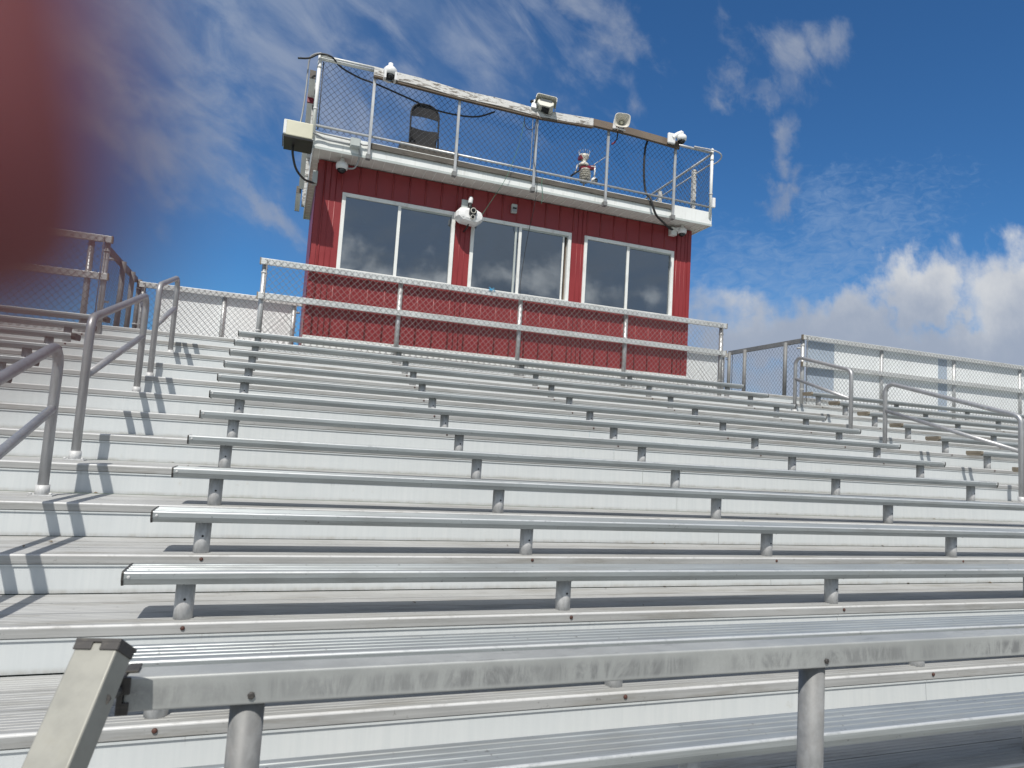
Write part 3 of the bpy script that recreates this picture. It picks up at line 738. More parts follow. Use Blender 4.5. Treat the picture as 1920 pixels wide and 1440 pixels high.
# junction box and conduits on the left of the fascia
jb = thing('junction_box', 'grey junction box on the left end of the white fascia', 'junction box', (1.02, RY0-0.045, 4.785))
bevel(MB().box(-0.068, 0.068, -0.045, 0.04, -0.065, 0.062).build('case', M['box'], jb), 0.006, 2)
MB().box(-0.06, 0.06, -0.052, -0.0455, -0.05, 0.055).build('lid', M['box'], jb)
def cable(name, label, pts, r, mat, cat='cable', n=8, group=None):
    o = MB().tube(smooth_path(pts, 8), r, n).build(name, mat)
    tag(o, label, cat, group); return o
y = RY0-0.035
cable('conduit', 'grey conduit sagging along the fascia from the cream cabinet to the junction box', [(0.40, y-0.05, 4.80), (0.48, y-0.02, 4.80), (0.58, y, 4.775), (0.66, y, 4.762), (0.78, y, 4.765), (0.95, y, 4.765)], 0.013, M['conduit'], 'conduit')
cable('conduit', 'straight grey conduit on the upper edge of the fascia left of the junction box', [(0.47, y, 4.845), (0.6, y, 4.835), (0.8, y, 4.83), (0.95, y, 4.825)], 0.012, M['conduit'], 'conduit')
cable('conduit', 'curved grey conduit dropping from the junction box to the dome camera under the eave', [(1.085, y, 4.72), (1.10, y+0.03, 4.65), (1.09, 6.2, 4.57), (1.05, 6.27, 4.50), (0.965, 6.31, 4.49)], 0.013, M['conduit'], 'conduit')
cable('conduit', 'short grey conduit from the junction box to the first roof post', [(1.09, y, 4.80), (1.13, y, 4.79), (1.20, y, 4.80)], 0.012, M['conduit'], 'conduit')

# cream cabinet overhanging the left corner
cb = thing('cabinet', 'cream metal cabinet with an open black underside hung on the left corner of the roof', 'cabinet', (0.26, 5.90, 4.70))
CX0, CX1, CY0, CY1, CZ0, CZ1 = 0.072-0.26, 0.438-0.26, -0.17, 0.285, -0.14, 0.075
bevel(MB().box(CX0, CX1, CY0, CY1, CZ0+0.004, CZ1).build('case', M['cream'], cb), 0.012, 3)
MB().box(CX0+0.006, CX1+0.006, CY0+0.008, CY1-0.01, CZ0-0.02, CZ0+0.003).build('underside_grille', M['black'], cb)
mb = MB()
for i in range(9): mb.box(CX1+0.004, CX1+0.012, CY0+0.03+i*0.045, CY0+0.05+i*0.045, CZ0-0.012, CZ0+0.012)
for i in range(5): mb.box(CX0-0.012, CX0-0.001, CY0+0.03+i*0.08, CY0+0.06+i*0.08, CZ0-0.012, CZ0+0.02)
mb.build('clips', M['black'], cb)
MB().box(CX0-0.006, CX0+0.03, CY0-0.004, CY0+0.01, CZ0+0.02, CZ1-0.01).build('edge_trim', M['white'], cb)
cable('cable', 'thick black cable looping from the cream cabinet to the left wall corner', [(0.20, 6.0, 4.54), (0.21, 6.02, 4.42), (0.27, 6.12, 4.27), (0.38, 6.3, 4.22), (0.49, 6.42, 4.235), (0.56, 6.47, 4.26)], 0.016, M['cable'])
tag(bevel(MB().box(0.50, 0.566, 6.42, 6.56, 4.24, 4.42).build('outlet_box', M['box']), 0.006, 2), 'grey box on the left wall corner where the thick black cable enters', 'outlet box')

# white boards along the left side of the roof
def beam(label, x, y0, y1, z0, z1, w, h):
    t = thing('side_board', label, 'board', (x, y0, z0), 'white boards along the left roof edge')
    a = Vector((0, y1-y0, z1-z0)); u = a.normalized(); nz = Vector((0, -u.z, u.y))
    MB().obox(a/2, (w/2, 0, 0), a/2, nz*h/2).build('plank', M['board'], t)
    for q in (-u*0.006, a+u*0.006): MB().obox(q, (w/2, 0, 0), u*0.006, nz*h/2).build('end_grain', M['wood'], t)
    return t
beam('long white board sloping back along the left side of the roof fence', 0.372, 6.24, 8.9, 5.72, 5.05, 0.085, 0.14)
beam('lower white board at the far end of the left roof edge', 0.335, 8.95, 9.5, 4.98, 4.83, 0.085, 0.14)
tag(MB().obox((0.372, 6.6, 5.545), (0.0445, 0, 0), (0, 0.012, -0.003), (0, 0.018, 0.073)).build('strap', M['redtape']), 'dark red strap round the white board on the left roof edge', 'strap')
cable('cable', 'black cable draped over the left corner post and hanging below the peeling roof board', [(0.16, 5.98, 5.77), (0.30, 6.02, 5.83), (0.44, 6.05, 5.945), (0.60, 6.05, 5.94), (0.74, 6.16, 5.885), (1.0, 6.17, 5.80), (1.25, 6.17, 5.765), (1.7, 6.17, 5.67), (2.1, 6.17, 5.585), (2.5, 6.17, 5.58), (2.8, 6.17, 5.63), (3.05, 6.14, 5.75)], 0.0135, M['cable'])
cable('cable', 'dark cable running down outside the left corner post of the roof fence', [(0.46, 6.05, 5.96), (0.36, 6.08, 5.93), (0.305, 6.1, 5.84), (0.30, 6.1, 5.5), (0.29, 6.1, 5.2), (0.27, 6.1, 4.95), (0.24, 6.08, 4.82)], 0.012, M['conduit'])
cable('cable', 'thick dark cable hanging inside the right roof fence and curving under the eave', [(5.74, 6.12, 5.93), (5.69, 6.15, 5.72), (5.70, 6.17, 5.3), (5.75, 6.17, 5.0), (5.78, 6.06, 4.86), (5.82, 6.05, 4.74), (5.92, 6.09, 4.61), (6.12, 6.2, 4.56), (6.32, 6.35, 4.55), (6.45, 6.42, 4.55)], 0.019, M['cable'])
cable('cable', 'thin black cable hanging from the hooded camera past the eave', [(3.72, 6.0, 5.78), (3.70, 6.03, 5.5), (3.69, 6.03, 5.1), (3.74, 6.0, 4.85), (3.76, 6.0, 4.65), (3.74, 6.03, 4.3), (3.76, 6.3, 3.9), (3.74, 6.42, 3.3), (3.74, 6.42, 3.05)], 0.0045, M['cable'], n=6)
cable('cable', 'black cable loop hanging below the hooded camera', [(3.50, 6.02, 5.78), (3.50, 6.02, 5.62), (3.57, 6.02, 5.53), (3.66, 6.02, 5.58), (3.70, 6.02, 5.74)], 0.006, M['cable'], n=6)
cable('cable', 'grey cable strapped to the middle roof post below the hooded camera', [(3.64, 6.04, 5.78), (3.645, 6.04, 5.4), (3.65, 6.05, 5.0), (3.63, 6.05, 4.9)], 0.006, M['conduit'], n=6)
cable('cable', 'pale green twine hanging from the roof fence to the second window', [(3.52, 6.05, 5.78), (3.45, 6.05, 5.3), (3.32, 6.05, 4.85), (3.22, 6.06, 4.6), (3.10, 6.25, 4.35), (2.98, 6.3, 4.12)], 0.004, M['green'], n=5)
cable('cable', 'short green twine dangling over the eave beside the thin black cable', [(3.86, 6.05, 4.84), (3.85, 6.04, 4.7), (3.88, 6.05, 4.55), (3.87, 6.06, 4.42)], 0.005, M['green'], n=5)
cable('cable', 'pale wire sagging behind the glass of the first window', [(1.12, 6.53, 4.02), (1.32, 6.55, 3.80), (1.7, 6.55, 3.735), (2.05, 6.55, 3.76), (2.25, 6.55, 3.86), (2.36, 6.55, 3.97)], 0.0065, M['white'], n=5)

# black folding chair on the roof, seen from behind
ch = thing('folding_chair', 'black steel folding chair standing on the roof behind the chain link', 'chair', (2.20, 7.2, RZ1-0.02))
CW = 0.235
ztop = 1.25 + 0.12
# the chair is taller in the frame because it stands on a crate height of roof boards
lift = 0.42
pts = fillet([(-CW-0.01, 0.02, lift), (-CW, 0.10, lift+0.46), (-CW+0.0, 0.16, lift+0.985), (CW, 0.16, lift+0.985), (CW, 0.10, lift+0.46), (CW+0.01, 0.02, lift)], 0.20, 8)
MB().tube(pts, 0.014, 10).build('back_frame', M['chair'], ch)
for s in (-1, 1):
    MB().tube([(s*(CW-0.03), 0.36, lift+0.0), (s*(CW-0.03), 0.02, lift+0.47)], 0.013, 10).build('leg', M['chair'], ch)
# backrest panel: rounded top, arched lower edge, slight curve
mb = MB(); cols = 18; rows = []
def arc_top(u): return lift + 0.985 - 0.17*(1-math.sqrt(max(0, 1-max(0, (abs(u)-0.15)/0.85)**2)))
front = []; back = []
for i in range(cols+1):
    u = -1 + 2*i/cols; x = u*CW
    zt, zb = arc_top(u), lift + 0.735 + 0.035*(1-u*u)
    yb = 0.155 - 0.03*(1-u*u)*-1
    front.append(((x, yb-0.006, zb), (x, yb-0.006, zt))); back.append(((x, yb+0.006, zb), (x, yb+0.006, zt)))
mb.rings([[f[0], f[1], b[1], b[0]] for f, b in zip(front, back)], True, True, 0, False)
mb.build('backrest', M['chair'], ch)
mb = MB().rings([[(x, 0.115+0.012*(1-(x/CW)**2), lift+0.25), (x, 0.135+0.012*(1-(x/CW)**2), lift+0.25), (x, 0.15+0.012*(1-(x/CW)**2), lift+0.545-0.02*(1-(x/CW)**2)), (x, 0.13+0.012*(1-(x/CW)**2), lift+0.545-0.02*(1-(x/CW)**2))] for x in [(-1+2*i/12)*(CW-0.016) for i in range(13)]], True, True, 0, False)
mb.build('folded_seat_pan', M['chair'], ch)
tag(MB().box(1.75, 2.68, 6.75, 7.62, RZ1-0.018, RZ1-0.02+lift).build('platform', M['wood']), 'weathered wooden platform on the roof under the folding chair', 'platform')

# weather station with stacked louvre plates
ws = thing('weather_station', 'weather station with stacked white louvre plates and a dark red bracket on the roof', 'weather station', (4.86, 6.75, 5.35))
MB().cyl((0.02, 0.0, -0.54), (0.02, 0.0, 0.3), 0.015, 10).build('mast', M['pipe'], ws)
mb = MB()
for i in range(5):
    mb.lathe((0, -0.08, -0.165 + i*0.04), (0, 0, 1), [(0.05, -0.004), (0.100 - abs(i-2.4)*0.006, 0.0), (0.104 - abs(i-2.4)*0.006, 0.008), (0.05, 0.016)], 24)
mb.lathe((0, -0.08, 0.03), (0, 0, 1), [(0.085, 0), (0.07, 0.025), (0.02, 0.03)], 24)
mb.build('louvre_shield', M['rib'], ws)
mb = MB().lathe((0.0, 0, 0.13), (0, 0, 1), [(0.09, 0), (0.088, 0.04), (0.045, 0.075), (0.045, 0.10), (0.085, 0.16), (0.088, 0.20), (0.08, 0.20), (0.04, 0.12)], 24)
for i in range(14):
    a = 2*math.pi*i/14; mb.tube([(0.082*math.cos(a), 0.082*math.sin(a), 0.33), (0.10*math.cos(a), 0.10*math.sin(a), 0.40)], 0.002, 5)
mb.build('rain_bucket', M['rib'], ws)
MB().obox((0.055, -0.03, 0.10), (0.13, 0, 0.035), (0, 0.045, 0), (-0.008, 0, 0.03)).box(-0.09, -0.04, -0.05, 0.05, 0.24, 0.31).build('bracket', M['redtape'], ws)
MB().obox((-0.17, -0.05, -0.04), (0.06, 0, 0.05), (0, 0.05, 0), (-0.008, 0, 0.01)).build('solar_panel', M['black'], ws)
MB().tube([(-0.14, 0, 0.02), (-0.115, 0, 0.14)], 0.010, 8).tube([(-0.16, 0, 0.0), (-0.06, 0, 0.03)], 0.012, 8).build('bracket', M['rib'], ws)
bc = thing('ball_camera', 'white ball camera hanging on a white stalk beside the weather station', 'camera', (5.01, 6.62, 5.21))
MB().lathe((0, 0, -0.06), (0, 0, 1), [(0.01, 0), (0.045, 0.015), (0.06, 0.05), (0.052, 0.09), (0.03, 0.112), (0.004, 0.12)], 22).build('shell', M['plastic'], bc)
MB().lathe((0.015, -0.044, 0.0), (0.25, -1, -0.1), [(0.036, 0), (0.034, 0.008), (0.01, 0.012)], 18).build('lens', M['lens'], bc)
MB().tube([(0, 0, 0.055), (0.005, 0, 0.26)], 0.013, 10).build('stalk', M['plastic'], bc)
MB().tube([(0.005, 0.005, 0.255), (-0.05, 0.06, 0.27)], 0.009, 8).build('hanger', M['plastic'], bc)
cable('cable', 'bent white rod between the weather station and the fourth roof post', [(4.98, 6.6, 5.48), (5.06, 6.5, 5.54), (5.10, 6.35, 5.555), (5.0, 6.13, 5.43)], 0.006, M['plastic'])
cable('cable', 'black cable with a red end below the horn loudspeaker', [(5.10, 6.02, 5.83), (5.11, 6.05, 5.74), (5.08, 6.05, 5.68)], 0.011, M['cable'])
cable('cable', 'red cable end hanging below the horn loudspeaker', [(5.08, 6.05, 5.68), (5.06, 6.05, 5.65), (5.02, 6.05, 5.62)], 0.014, M['redtape'])
tag(bevel(MB().box(6.985, 7.04, 6.05, 6.10, 4.93, 5.10).build('fitting', M['plastic']), 0.01, 2), 'white box clipped to the right corner post of the roof fence', 'fitting')

# blue tape caught on the fence rail
mb = MB()
for i in range(5):
    a = random.uniform(0, 6); mb.obox((3.28+random.uniform(-0.04, 0.04), YF-0.03, 3.055+random.uniform(-0.01, 0.02)), (0.03*math.cos(a), 0.004, 0.03*math.sin(a)), (0.0, 0.002, 0.002), (0.003, 0.002, 0.006))
tag(mb.build('tape_scrap', M['blue']), 'scrap of blue tape knotted on the fence rail below the second window', 'tape')

# a few dry leaves and scraps against the risers
lf = MB()
for i in range(46):
    k = random.choice([-1, 0, 0, 1, 1, 2, 2, 3]); x = random.uniform(-1.6, 8.3)
    y = NY(k) + D - 0.004 - abs(random.gauss(0, 0.012)) - 0.012
    if random.random() < 0.25: y = NY(k) + random.uniform(0.1, 0.5)
    s = random.uniform(0.006, 0.02); a = random.uniform(0, 6.28)
    u = Vector((math.cos(a), math.sin(a), random.uniform(-0.1, 0.3)))*s; v = Vector((-math.sin(a), math.cos(a), random.uniform(-0.2, 0.4)))*s*0.5
    c = Vector((x, y, NZ(k)+0.006))
    lf.add([c-u, c-v*0.9+Vector((0,0,0.003)), c+u, c+v+Vector((0,0,0.004))], [(0,1,2,3)])
tag(lf.build('dry_leaves', M['leaf']), 'scattered dry leaf scraps lying against the risers', 'leaves', kind='stuff')

# ------------------------------------------------------------------ front guard rail
GY, GZ1, GH = -1.62, 0.1275, 0.0725
gr = thing('guard_rail', 'low weathered aluminium guard rail on round posts along the front walkway', 'guard rail', (0.05, GY, wz))
go = (-0.05, -GY, -wz)
o = MB().box(0.055, 8.0, GY, GY+0.072, GZ1-GH, GZ1).build('top_rail', M['guard'], gr, go); bevel(o, 0.005, 3)
for px in (0.309, 1.978, 3.65, 5.32, 6.99):
    p = MB().cyl((px, GY+0.052, wz), (px, GY+0.052, GZ1-GH), 0.0385, 28).build('post', M['post_grey'], gr, go)
    MB().lathe((px+0.006, GY-0.0005, GZ1-GH+0.021), (0, -1, 0), [(0.0085, 0), (0.0085, 0.004), (0.006, 0.006)], 6).build('bolt', M['cap'], p)
    MB().box(px-0.06, px+0.06, GY, GY+0.11, wz+0.001, wz+0.008).build('base_plate', M['pipe'], p)
mb = MB()
mb.box(0.043, 0.0545, GY-0.006, GY+0.078, GZ1-GH-0.004, GZ1+0.003)
mb.box(0.050, 0.068, GY-0.006, GY-0.0005, GZ1-0.034, GZ1+0.003).box(0.050, 0.068, GY-0.006, GY-0.0005, GZ1-GH-0.004, GZ1-GH+0.022)
mb.box(0.050, 0.076, GY+0.03, GY+0.08, GZ1+0.0005, GZ1+0.006)
o = mb.build('end_cap', M['cap'], gr, go); bevel(o, 0.002, 2)

# sloping stair rail that meets it at the left end
sr = thing('stair_rail', 'yellowed rectangular stair rail sloping down towards the ground left of the guard rail', 'stair rail', (0, -2.1, gz))
A0 = Vector((-0.0297, -1.6891, 0.2222)); A1 = Vector((0.0544, -1.7197, 0.2353)); B0 = Vector((-0.067, -1.8137, 0.0415)); B1 = Vector((0.0105, -1.8413, 0.0467))
top = (A0+A1)/2; low = (B0+B1)/2; d = (low-top).normalized(); end = top + d*1.10
w = ((A1-A0)*0.5); w = w - d*w.dot(d); nrm = d.cross(w).normalized()
if nrm.z < 0: nrm = -nrm
so = (0, 2.1, -gz)
hh = 0.030
c = (top+end)/2 - nrm*hh
o = MB().obox(c, w, (end-top)/2, nrm*hh).build('rail', M['gate'], sr, so); bevel(o, 0.004, 3)
mb = MB(); wu = w.normalized()
cc = top - nrm*hh - d*0.004
mb.obox(cc, w*1.07, d*0.004, nrm*(hh+0.003))
for s in (-1, 1):
    q = top + wu*s*w.length*0.62 + nrm*0.0015 + d*0.007
    mb.obox(q, wu*w.length*0.42, d*0.008, nrm*0.0022)
mb.obox(top + w*1.02 - nrm*0.028 + d*0.007, wu*0.002, d*0.008, nrm*0.03)
o = mb.build('end_cap', M['cap'], sr, so); bevel(o, 0.0015, 2)
q = top + w*1.0 + d*0.085 - nrm*0.02
mb = MB().tube([top + w*0.9 + d*0.10 - nrm*0.03, Vector((0.045, GY+0.02, GZ1-0.03))], 0.011, 8); mb.build('link_bracket', M['cap'], sr, so)
pe = end - d*0.12 - nrm*0.05
MB().cyl((pe.x, pe.y, gz), (pe.x, pe.y, pe.z), 0.0385, 20).build('post', M['pipe'], sr, so)

# ------------------------------------------------------------------ camera
Cpos = Vector((0.31146, -3.29916, 0.67882))
cr, cu, cf = Vector((0.9405, -0.3341, 0.0621)), Vector((-0.0891, -0.0661, 0.9938)), Vector((0.3279, 0.9402, 0.0919))
cam = bpy.data.cameras.new('Camera'); co = bpy.data.objects.new('Camera', cam); COL.objects.link(co)
co.matrix_world = Matrix(((cr.x, cu.x, -cf.x, Cpos.x), (cr.y, cu.y, -cf.y, Cpos.y), (cr.z, cu.z, -cf.z, Cpos.z), (0, 0, 0, 1)))
cam.sensor_width = 36.0; cam.lens = 36.0*1252.6/1920; cam.clip_start = 0.002; cam.clip_end = 8000
cam.dof.use_dof = True; cam.dof.focus_distance = 5.0; cam.dof.aperture_fstop = cam.lens/4.5
scene.camera = co

# ------------------------------------------------------------------ the photographer's hand and phone at the lens
def cw(r, u, f): return Cpos + cr*r + cu*u + cf*f
ph = thing('phone', 'black phone held up in front of the grandstand', 'phone', cw(0.05, 0.0, -0.006))
pl = tuple(-v for v in ph.location)
o = MB().obox(cw(0.052, -0.024, -0.0065), cr*0.075, cu*0.036, cf*0.004).build('body', M['phone'], ph, pl); bevel(o, 0.003, 3)
hand = thing('hand', 'hand gripping the phone, its red fingertip hanging over the corner of the lens', 'hand', cw(-0.06, 0.0, 0.0), None)
hl = tuple(-v for v in hand.location)
def skin_chain(chains, name):
    """chains: lists of ((r,u,f), radius); first vertex of the first chain is the root"""
    me = bpy.data.meshes.new(name); verts = []; edges = []; rad = []
    for start, pts in chains:
        prev = start
        for p, r in pts:
            verts.append(cw(*p)); rad.append(r)
            if prev is not None: edges.append((prev, len(verts)-1))
            prev = len(verts)-1
    me.from_pydata(verts, edges, []); me.materials.append(M['skin'])
    o = bpy.data.objects.new(name, me); COL.objects.link(o)
    o.modifiers.new('skin', 'SKIN'); s = o.modifiers.new('sub', 'SUBSURF'); s.levels = 2; s.render_levels = 2
    for v, r in zip(me.skin_vertices[0].data, rad): v.radius = (r, r)
    me.skin_vertices[0].data[0].use_root = True
    o.parent = hand; o.location = hl
    return o
FT = (-0.0108, -0.0003, 0.0130)          # fingertip
body = [
 (None, [((-0.125, 0.05, -0.03), 0.020), ((-0.10, 0.052, -0.028), 0.024), ((-0.085, 0.055, -0.022), 0.020)]),   # wrist, palm
 (2, [((-0.066, 0.072, -0.004), 0.0098), ((-0.050, 0.066, 0.012), 0.0090), ((-0.034, 0.044, 0.0150), 0.0078), ((-0.0142, 0.0124, 0.0134), 0.0054), (FT, 0.0044)]),
 (2, [((-0.074, 0.084, -0.010), 0.0098), ((-0.060, 0.100, 0.008), 0.0090), ((-0.046, 0.098, 0.018), 0.0082), ((-0.034, 0.090, 0.018), 0.0070)]),
 (1, [((-0.10, 0.090, -0.018), 0.0095), ((-0.088, 0.112, -0.004), 0.0086), ((-0.074, 0.116, 0.008), 0.0078), ((-0.062, 0.110, 0.012), 0.0066)]),
 (1, [((-0.125, 0.090, -0.022), 0.0085), ((-0.118, 0.112, -0.012), 0.0075), ((-0.106, 0.120, -0.002), 0.0068), ((-0.096, 0.118, 0.004), 0.0058)]),
 (2, [((-0.078, 0.030, -0.030), 0.0115), ((-0.056, 0.012, -0.024), 0.0098), ((-0.036, 0.004, -0.018), 0.0080)]),
 (0, [((-0.19, 0.0, -0.05), 0.026), ((-0.30, -0.10, -0.09), 0.034)]),
]
skin_chain(body, 'palm')

# ------------------------------------------------------------------ light, sky
el = math.asin(-SUN_L.z); az = math.atan2(-SUN_L.x, -SUN_L.y)
sun = bpy.data.lights.new('Sun', 'SUN'); so_ = bpy.data.objects.new('Sun', sun); COL.objects.link(so_)
sun.energy = 3.6; sun.angle = R(0.53); sun.color = (1.0, 0.955, 0.88)
so_.rotation_euler = SUN_L.to_track_quat('-Z', 'Y').to_euler()
world = bpy.data.worlds.new('World'); scene.world = world; world.use_nodes = True
wt = world.node_tree
for nd in list(wt.nodes): wt.nodes.remove(nd)
n = NT(wt)
sky = n.n('ShaderNodeTexSky', sky_type='NISHITA'); sky.sun_disc = False
sky.sun_elevation = el; sky.sun_rotation = az; sky.air_density = 1.0; sky.dust_density = 0.4; sky.ozone_density = 3.0
gen = n.n('ShaderNodeTexCoord').outputs['Generated']
sep = n.n('ShaderNodeSeparateXYZ'); n.set(sep.inputs[0], gen)
X, Y, Z = sep.outputs
yy = n.math('MAXIMUM', n.math('ABSOLUTE', Y), 0.08)
u = n.math('DIVIDE', X, yy); v = n.math('DIVIDE', Z, yy)
front = n.math('MULTIPLY', n.ramp(Y, 0.02, 0.12), n.ramp(Z, 0.86, 0.78))
uv = n.n('ShaderNodeCombineXYZ'); n.set(uv.inputs[0], u); n.set(uv.inputs[1], v); uvv = uv.outputs[0]
uv0 = uvv
wn = n.n('ShaderNodeTexNoise'); n.set(wn.inputs['Vector'], uv0); wn.inputs['Scale'].default_value = 5.0; wn.inputs['Detail'].default_value = 6; wn.inputs['Roughness'].default_value = 0.6
wsep = n.n('ShaderNodeSeparateXYZ'); n.set(wsep.inputs[0], wn.outputs['Color'])
ud = n.math('ADD', u, n.math('MULTIPLY', n.math('SUBTRACT', wsep.outputs[0], 0.5), 0.34))
vd = n.math('ADD', v, n.math('MULTIPLY', n.math('SUBTRACT', wsep.outputs[1], 0.5), 0.30))
def ell(cx, cy, rx, ry, rot=0.0):
    """1 at the centre, 0 at the rim, negative outside"""
    c, s = math.cos(R(rot)), math.sin(R(rot))
    du = n.math('SUBTRACT', ud, cx); dv = n.math('SUBTRACT', vd, cy)
    a = n.math('ADD', n.math('MULTIPLY', du, c/rx), n.math('MULTIPLY', dv, s/rx))
    b = n.math('ADD', n.math('MULTIPLY', du, -s/ry), n.math('MULTIPLY', dv, c/ry))
    return n.math('SUBTRACT', 1.0, n.math('SQRT', n.math('ADD', n.math('MULTIPLY', a, a), n.math('MULTIPLY', b, b))))
def mx_(*a):
    r = a[0]
    for q in a[1:]: r = n.math('MAXIMUM', r, q)
    return r
def rot_uv(deg, sx, sy, off=0.0):
    c, s = math.cos(R(deg)), math.sin(R(deg))
    q = n.n('ShaderNodeCombineXYZ')
    n.set(q.inputs[0], n.math('MULTIPLY', n.math('ADD', n.math('MULTIPLY', u, c), n.math('MULTIPLY', v, s)), sx))
    n.set(q.inputs[1], n.math('MULTIPLY', n.math('ADD', n.math('MULTIPLY', u, -s), n.math('MULTIPLY', v, c)), sy))
    q.inputs[2].default_value = off
    return q.outputs[0]
# wispy streaks, upper left
n_str = n.math('ADD', n.math('MULTIPLY', n.noise(rot_uv(-36, 1.0, 1.9), 8.0, 8, 0.58, 0.4), 1.7), -0.35)
mA = mx_(ell(-0.10, 0.62, 0.34, 0.24, -30), ell(-0.20, 0.42, 0.20, 0.14, -35), n.math('MULTIPLY', ell(-0.07, 0.345, 0.20, 0.035, -27), 0.8), n.math('MULTIPLY', ell(0.06, 0.46, 0.13, 0.17, 60), 0.9), n.math('MULTIPLY', ell(0.28, 0.70, 0.26, 0.16, -20), 0.55))
dA = n.math('MULTIPLY', n.ramp(n.math('ADD', n_str, n.math('MULTIPLY', n.math('MINIMUM', mA, 0.65), 0.75)), 0.50, 1.30), 0.92)
dA2 = n.math('MULTIPLY', n.math('MULTIPLY', n.ramp(ell(-0.06, 0.62, 0.62, 0.42, -25), 0.0, 0.75), n.ramp(n.noise(rot_uv(-36, 1.0, 1.6, 2.3), 4.0, 7, 0.55), 0.30, 0.70, 0.15, 1.0)), 0.46)
# ragged clouds, upper middle and right
n_rag = n.math('ADD', n.math('MULTIPLY', n.noise(uvv, 8.0, 9, 0.60, 0.35), 1.8), -0.40)
mB = mx_(n.math('MULTIPLY', ell(0.45, 0.78, 0.13, 0.10, -30), 0.9), n.math('MULTIPLY', ell(0.53, 0.62, 0.06, 0.10, 20), 0.7), ell(0.86, 0.76, 0.13, 0.12, 0), n.math('MULTIPLY', ell(0.98, 0.83, 0.10, 0.09, 0), 0.9), ell(0.80, 0.70, 0.10, 0.06, 20),
         n.math('MULTIPLY', ell(0.88, 0.62, 0.06, 0.10, 0), 0.9), n.math('MULTIPLY', ell(0.86, 0.525, 0.12, 0.045, 15), 1.0))
dB = n.math('MULTIPLY', n.ramp(n.math('ADD', n_rag, n.math('MULTIPLY', n.math('MINIMUM', mB, 0.7), 0.80)), 0.60, 1.50), 0.98)
# ripples over the right part
n_rip = n.noise(rot_uv(14, 1.0, 2.6), 22.0, 8, 0.64, 0.9)
mE = ell(0.98, 0.43, 0.42, 0.12, 25)
dE = n.math('MULTIPLY', n.ramp(n.math('ADD', n_rip, n.math('MULTIPLY', n.math('MINIMUM', mE, 0.5), 0.55)), 0.45, 1.10), 0.46)
# cumulus bank at the right
n_cum = n.noise(uvv, 5.5, 10, 0.56, 0.25)
mD = mx_(ell(1.52, 0.34, 0.30, 0.22, 0), ell(1.24, 0.36, 0.18, 0.13, 20), n.math('MULTIPLY', ell(1.05, 0.27, 0.26, 0.11, 12), 0.9), ell(0.90, 0.22, 0.34, 0.13, 8), ell(1.9, 0.25, 0.6, 0.25, 0), n.math('MULTIPLY', ell(1.3, 0.12, 0.9, 0.14, 0), 0.9), ell(1.25, 0.24, 0.48, 0.13, 8))
eD = n.math('ADD', n_cum, n.math('MULTIPLY', n.math('MINIMUM', mD, 0.8), 0.85))
dD = n.math('MULTIPLY', n.ramp(eD, 0.56, 0.98), 0.97)
# thin veil towards the horizon
dV = n.math('MULTIPLY', n.ramp(v, 0.42, 0.05), n.ramp(n.noise(uvv, 3.0, 6, 0.6), 0.35, 0.75, 0.15, 0.55))
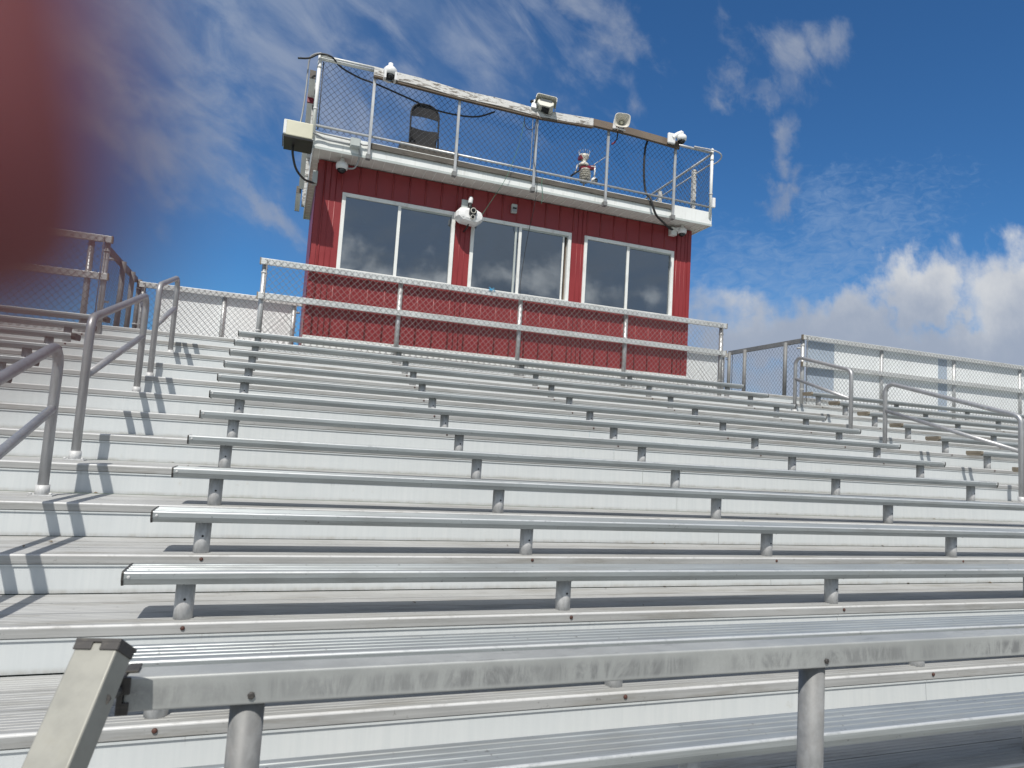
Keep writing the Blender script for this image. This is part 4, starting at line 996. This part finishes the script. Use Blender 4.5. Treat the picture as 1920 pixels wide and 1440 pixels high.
# unseen clouds behind the photographer, thickened for neutral fill light, mirrored by the windows
n_gen = n.noise(n.vmath('MULTIPLY', gen, (1, 1, 1.6)), 4.6, 9, 0.6, 0.4)
dG = n.math('MULTIPLY', n.ramp(n_gen, 0.40, 0.60, 0.45, 0.95), 1.0)
mR = mx_(ell(0.03, 0.25, 0.10, 0.10, -30), n.math('MULTIPLY', ell(0.16, 0.22, 0.12, 0.06, 0), 0.8), n.math('MULTIPLY', ell(0.36, 0.28, 0.16, 0.04, 8), 0.5), n.math('MULTIPLY', ell(0.55, 0.26, 0.16, 0.05, 0), 0.5))
dR = n.math('MULTIPLY', n.ramp(n.math('ADD', n_rag, n.math('MULTIPLY', n.math('MINIMUM', mR, 0.7), 0.9)), 0.55, 1.25), n.ramp(Y, -0.3, -0.6))
skyc = n.mix(1.0, sky.outputs[0], (0.31, 0.62, 0.88), 'MULTIPLY')
WISP, RAG, WHITE, GREY = (2.2, 2.75, 3.9), (2.3, 2.75, 3.7), (5.9, 6.0, 6.1), (2.9, 3.35, 4.2)
shade = n.ramp(n.math('ADD', n.math('MULTIPLY', n.noise(rot_uv(0, 1, 1, 3.7), 6.0, 8, 0.6), 0.9), n.math('ADD', n.math('MULTIPLY', v, 2.3), n.math('MULTIPLY', mD, -0.30))), 0.75, 1.55)
cum = n.mix(shade, GREY, WHITE)
c = n.mix(n.math('MULTIPLY', dA2, front), skyc, (1.9, 2.6, 3.9))
c = n.mix(n.math('MULTIPLY', dA, front), c, WISP)
c = n.mix(n.math('MULTIPLY', n.math('MULTIPLY', dV, n.ramp(u, 0.2, 0.9)), front), c, (2.6, 3.6, 5.2))
c = n.mix(n.math('MULTIPLY', dE, front), c, (2.6, 3.6, 5.2))
c = n.mix(n.math('MULTIPLY', dB, front), c, RAG)
c = n.mix(n.math('MULTIPLY', dD, front), c, cum)
c = n.mix(n.math('MULTIPLY', dG, n.math('SUBTRACT', 1.0, front)), c, n.mix(n.ramp(n_gen, 0.5, 0.72), (6.2, 6.2, 6.2), (3.0, 3.2, 3.5)))
lowb = n.math('MULTIPLY', n.math('MULTIPLY', n.ramp(Y, -0.3, -0.6), n.ramp(v, 0.9, 0.6)), 0.75)
c = n.mix(lowb, c, (2.3, 3.0, 4.0))
c = n.mix(dR, c, (11.0, 11.0, 11.0))
bg = n.n('ShaderNodeBackground'); n.set(bg.inputs[0], c); bg.inputs[1].default_value = 0.10
wo = n.n('ShaderNodeOutputWorld'); wt.links.new(bg.outputs[0], wo.inputs[0])

# ------------------------------------------------------------------ render settings
scene.view_settings.view_transform = 'Standard'; scene.view_settings.look = 'None'
scene.view_settings.exposure = 0.25; scene.view_settings.gamma = 1.0
scene.cycles.use_denoising = True
scene.cycles.max_bounces = 8; scene.cycles.transparent_max_bounces = 12
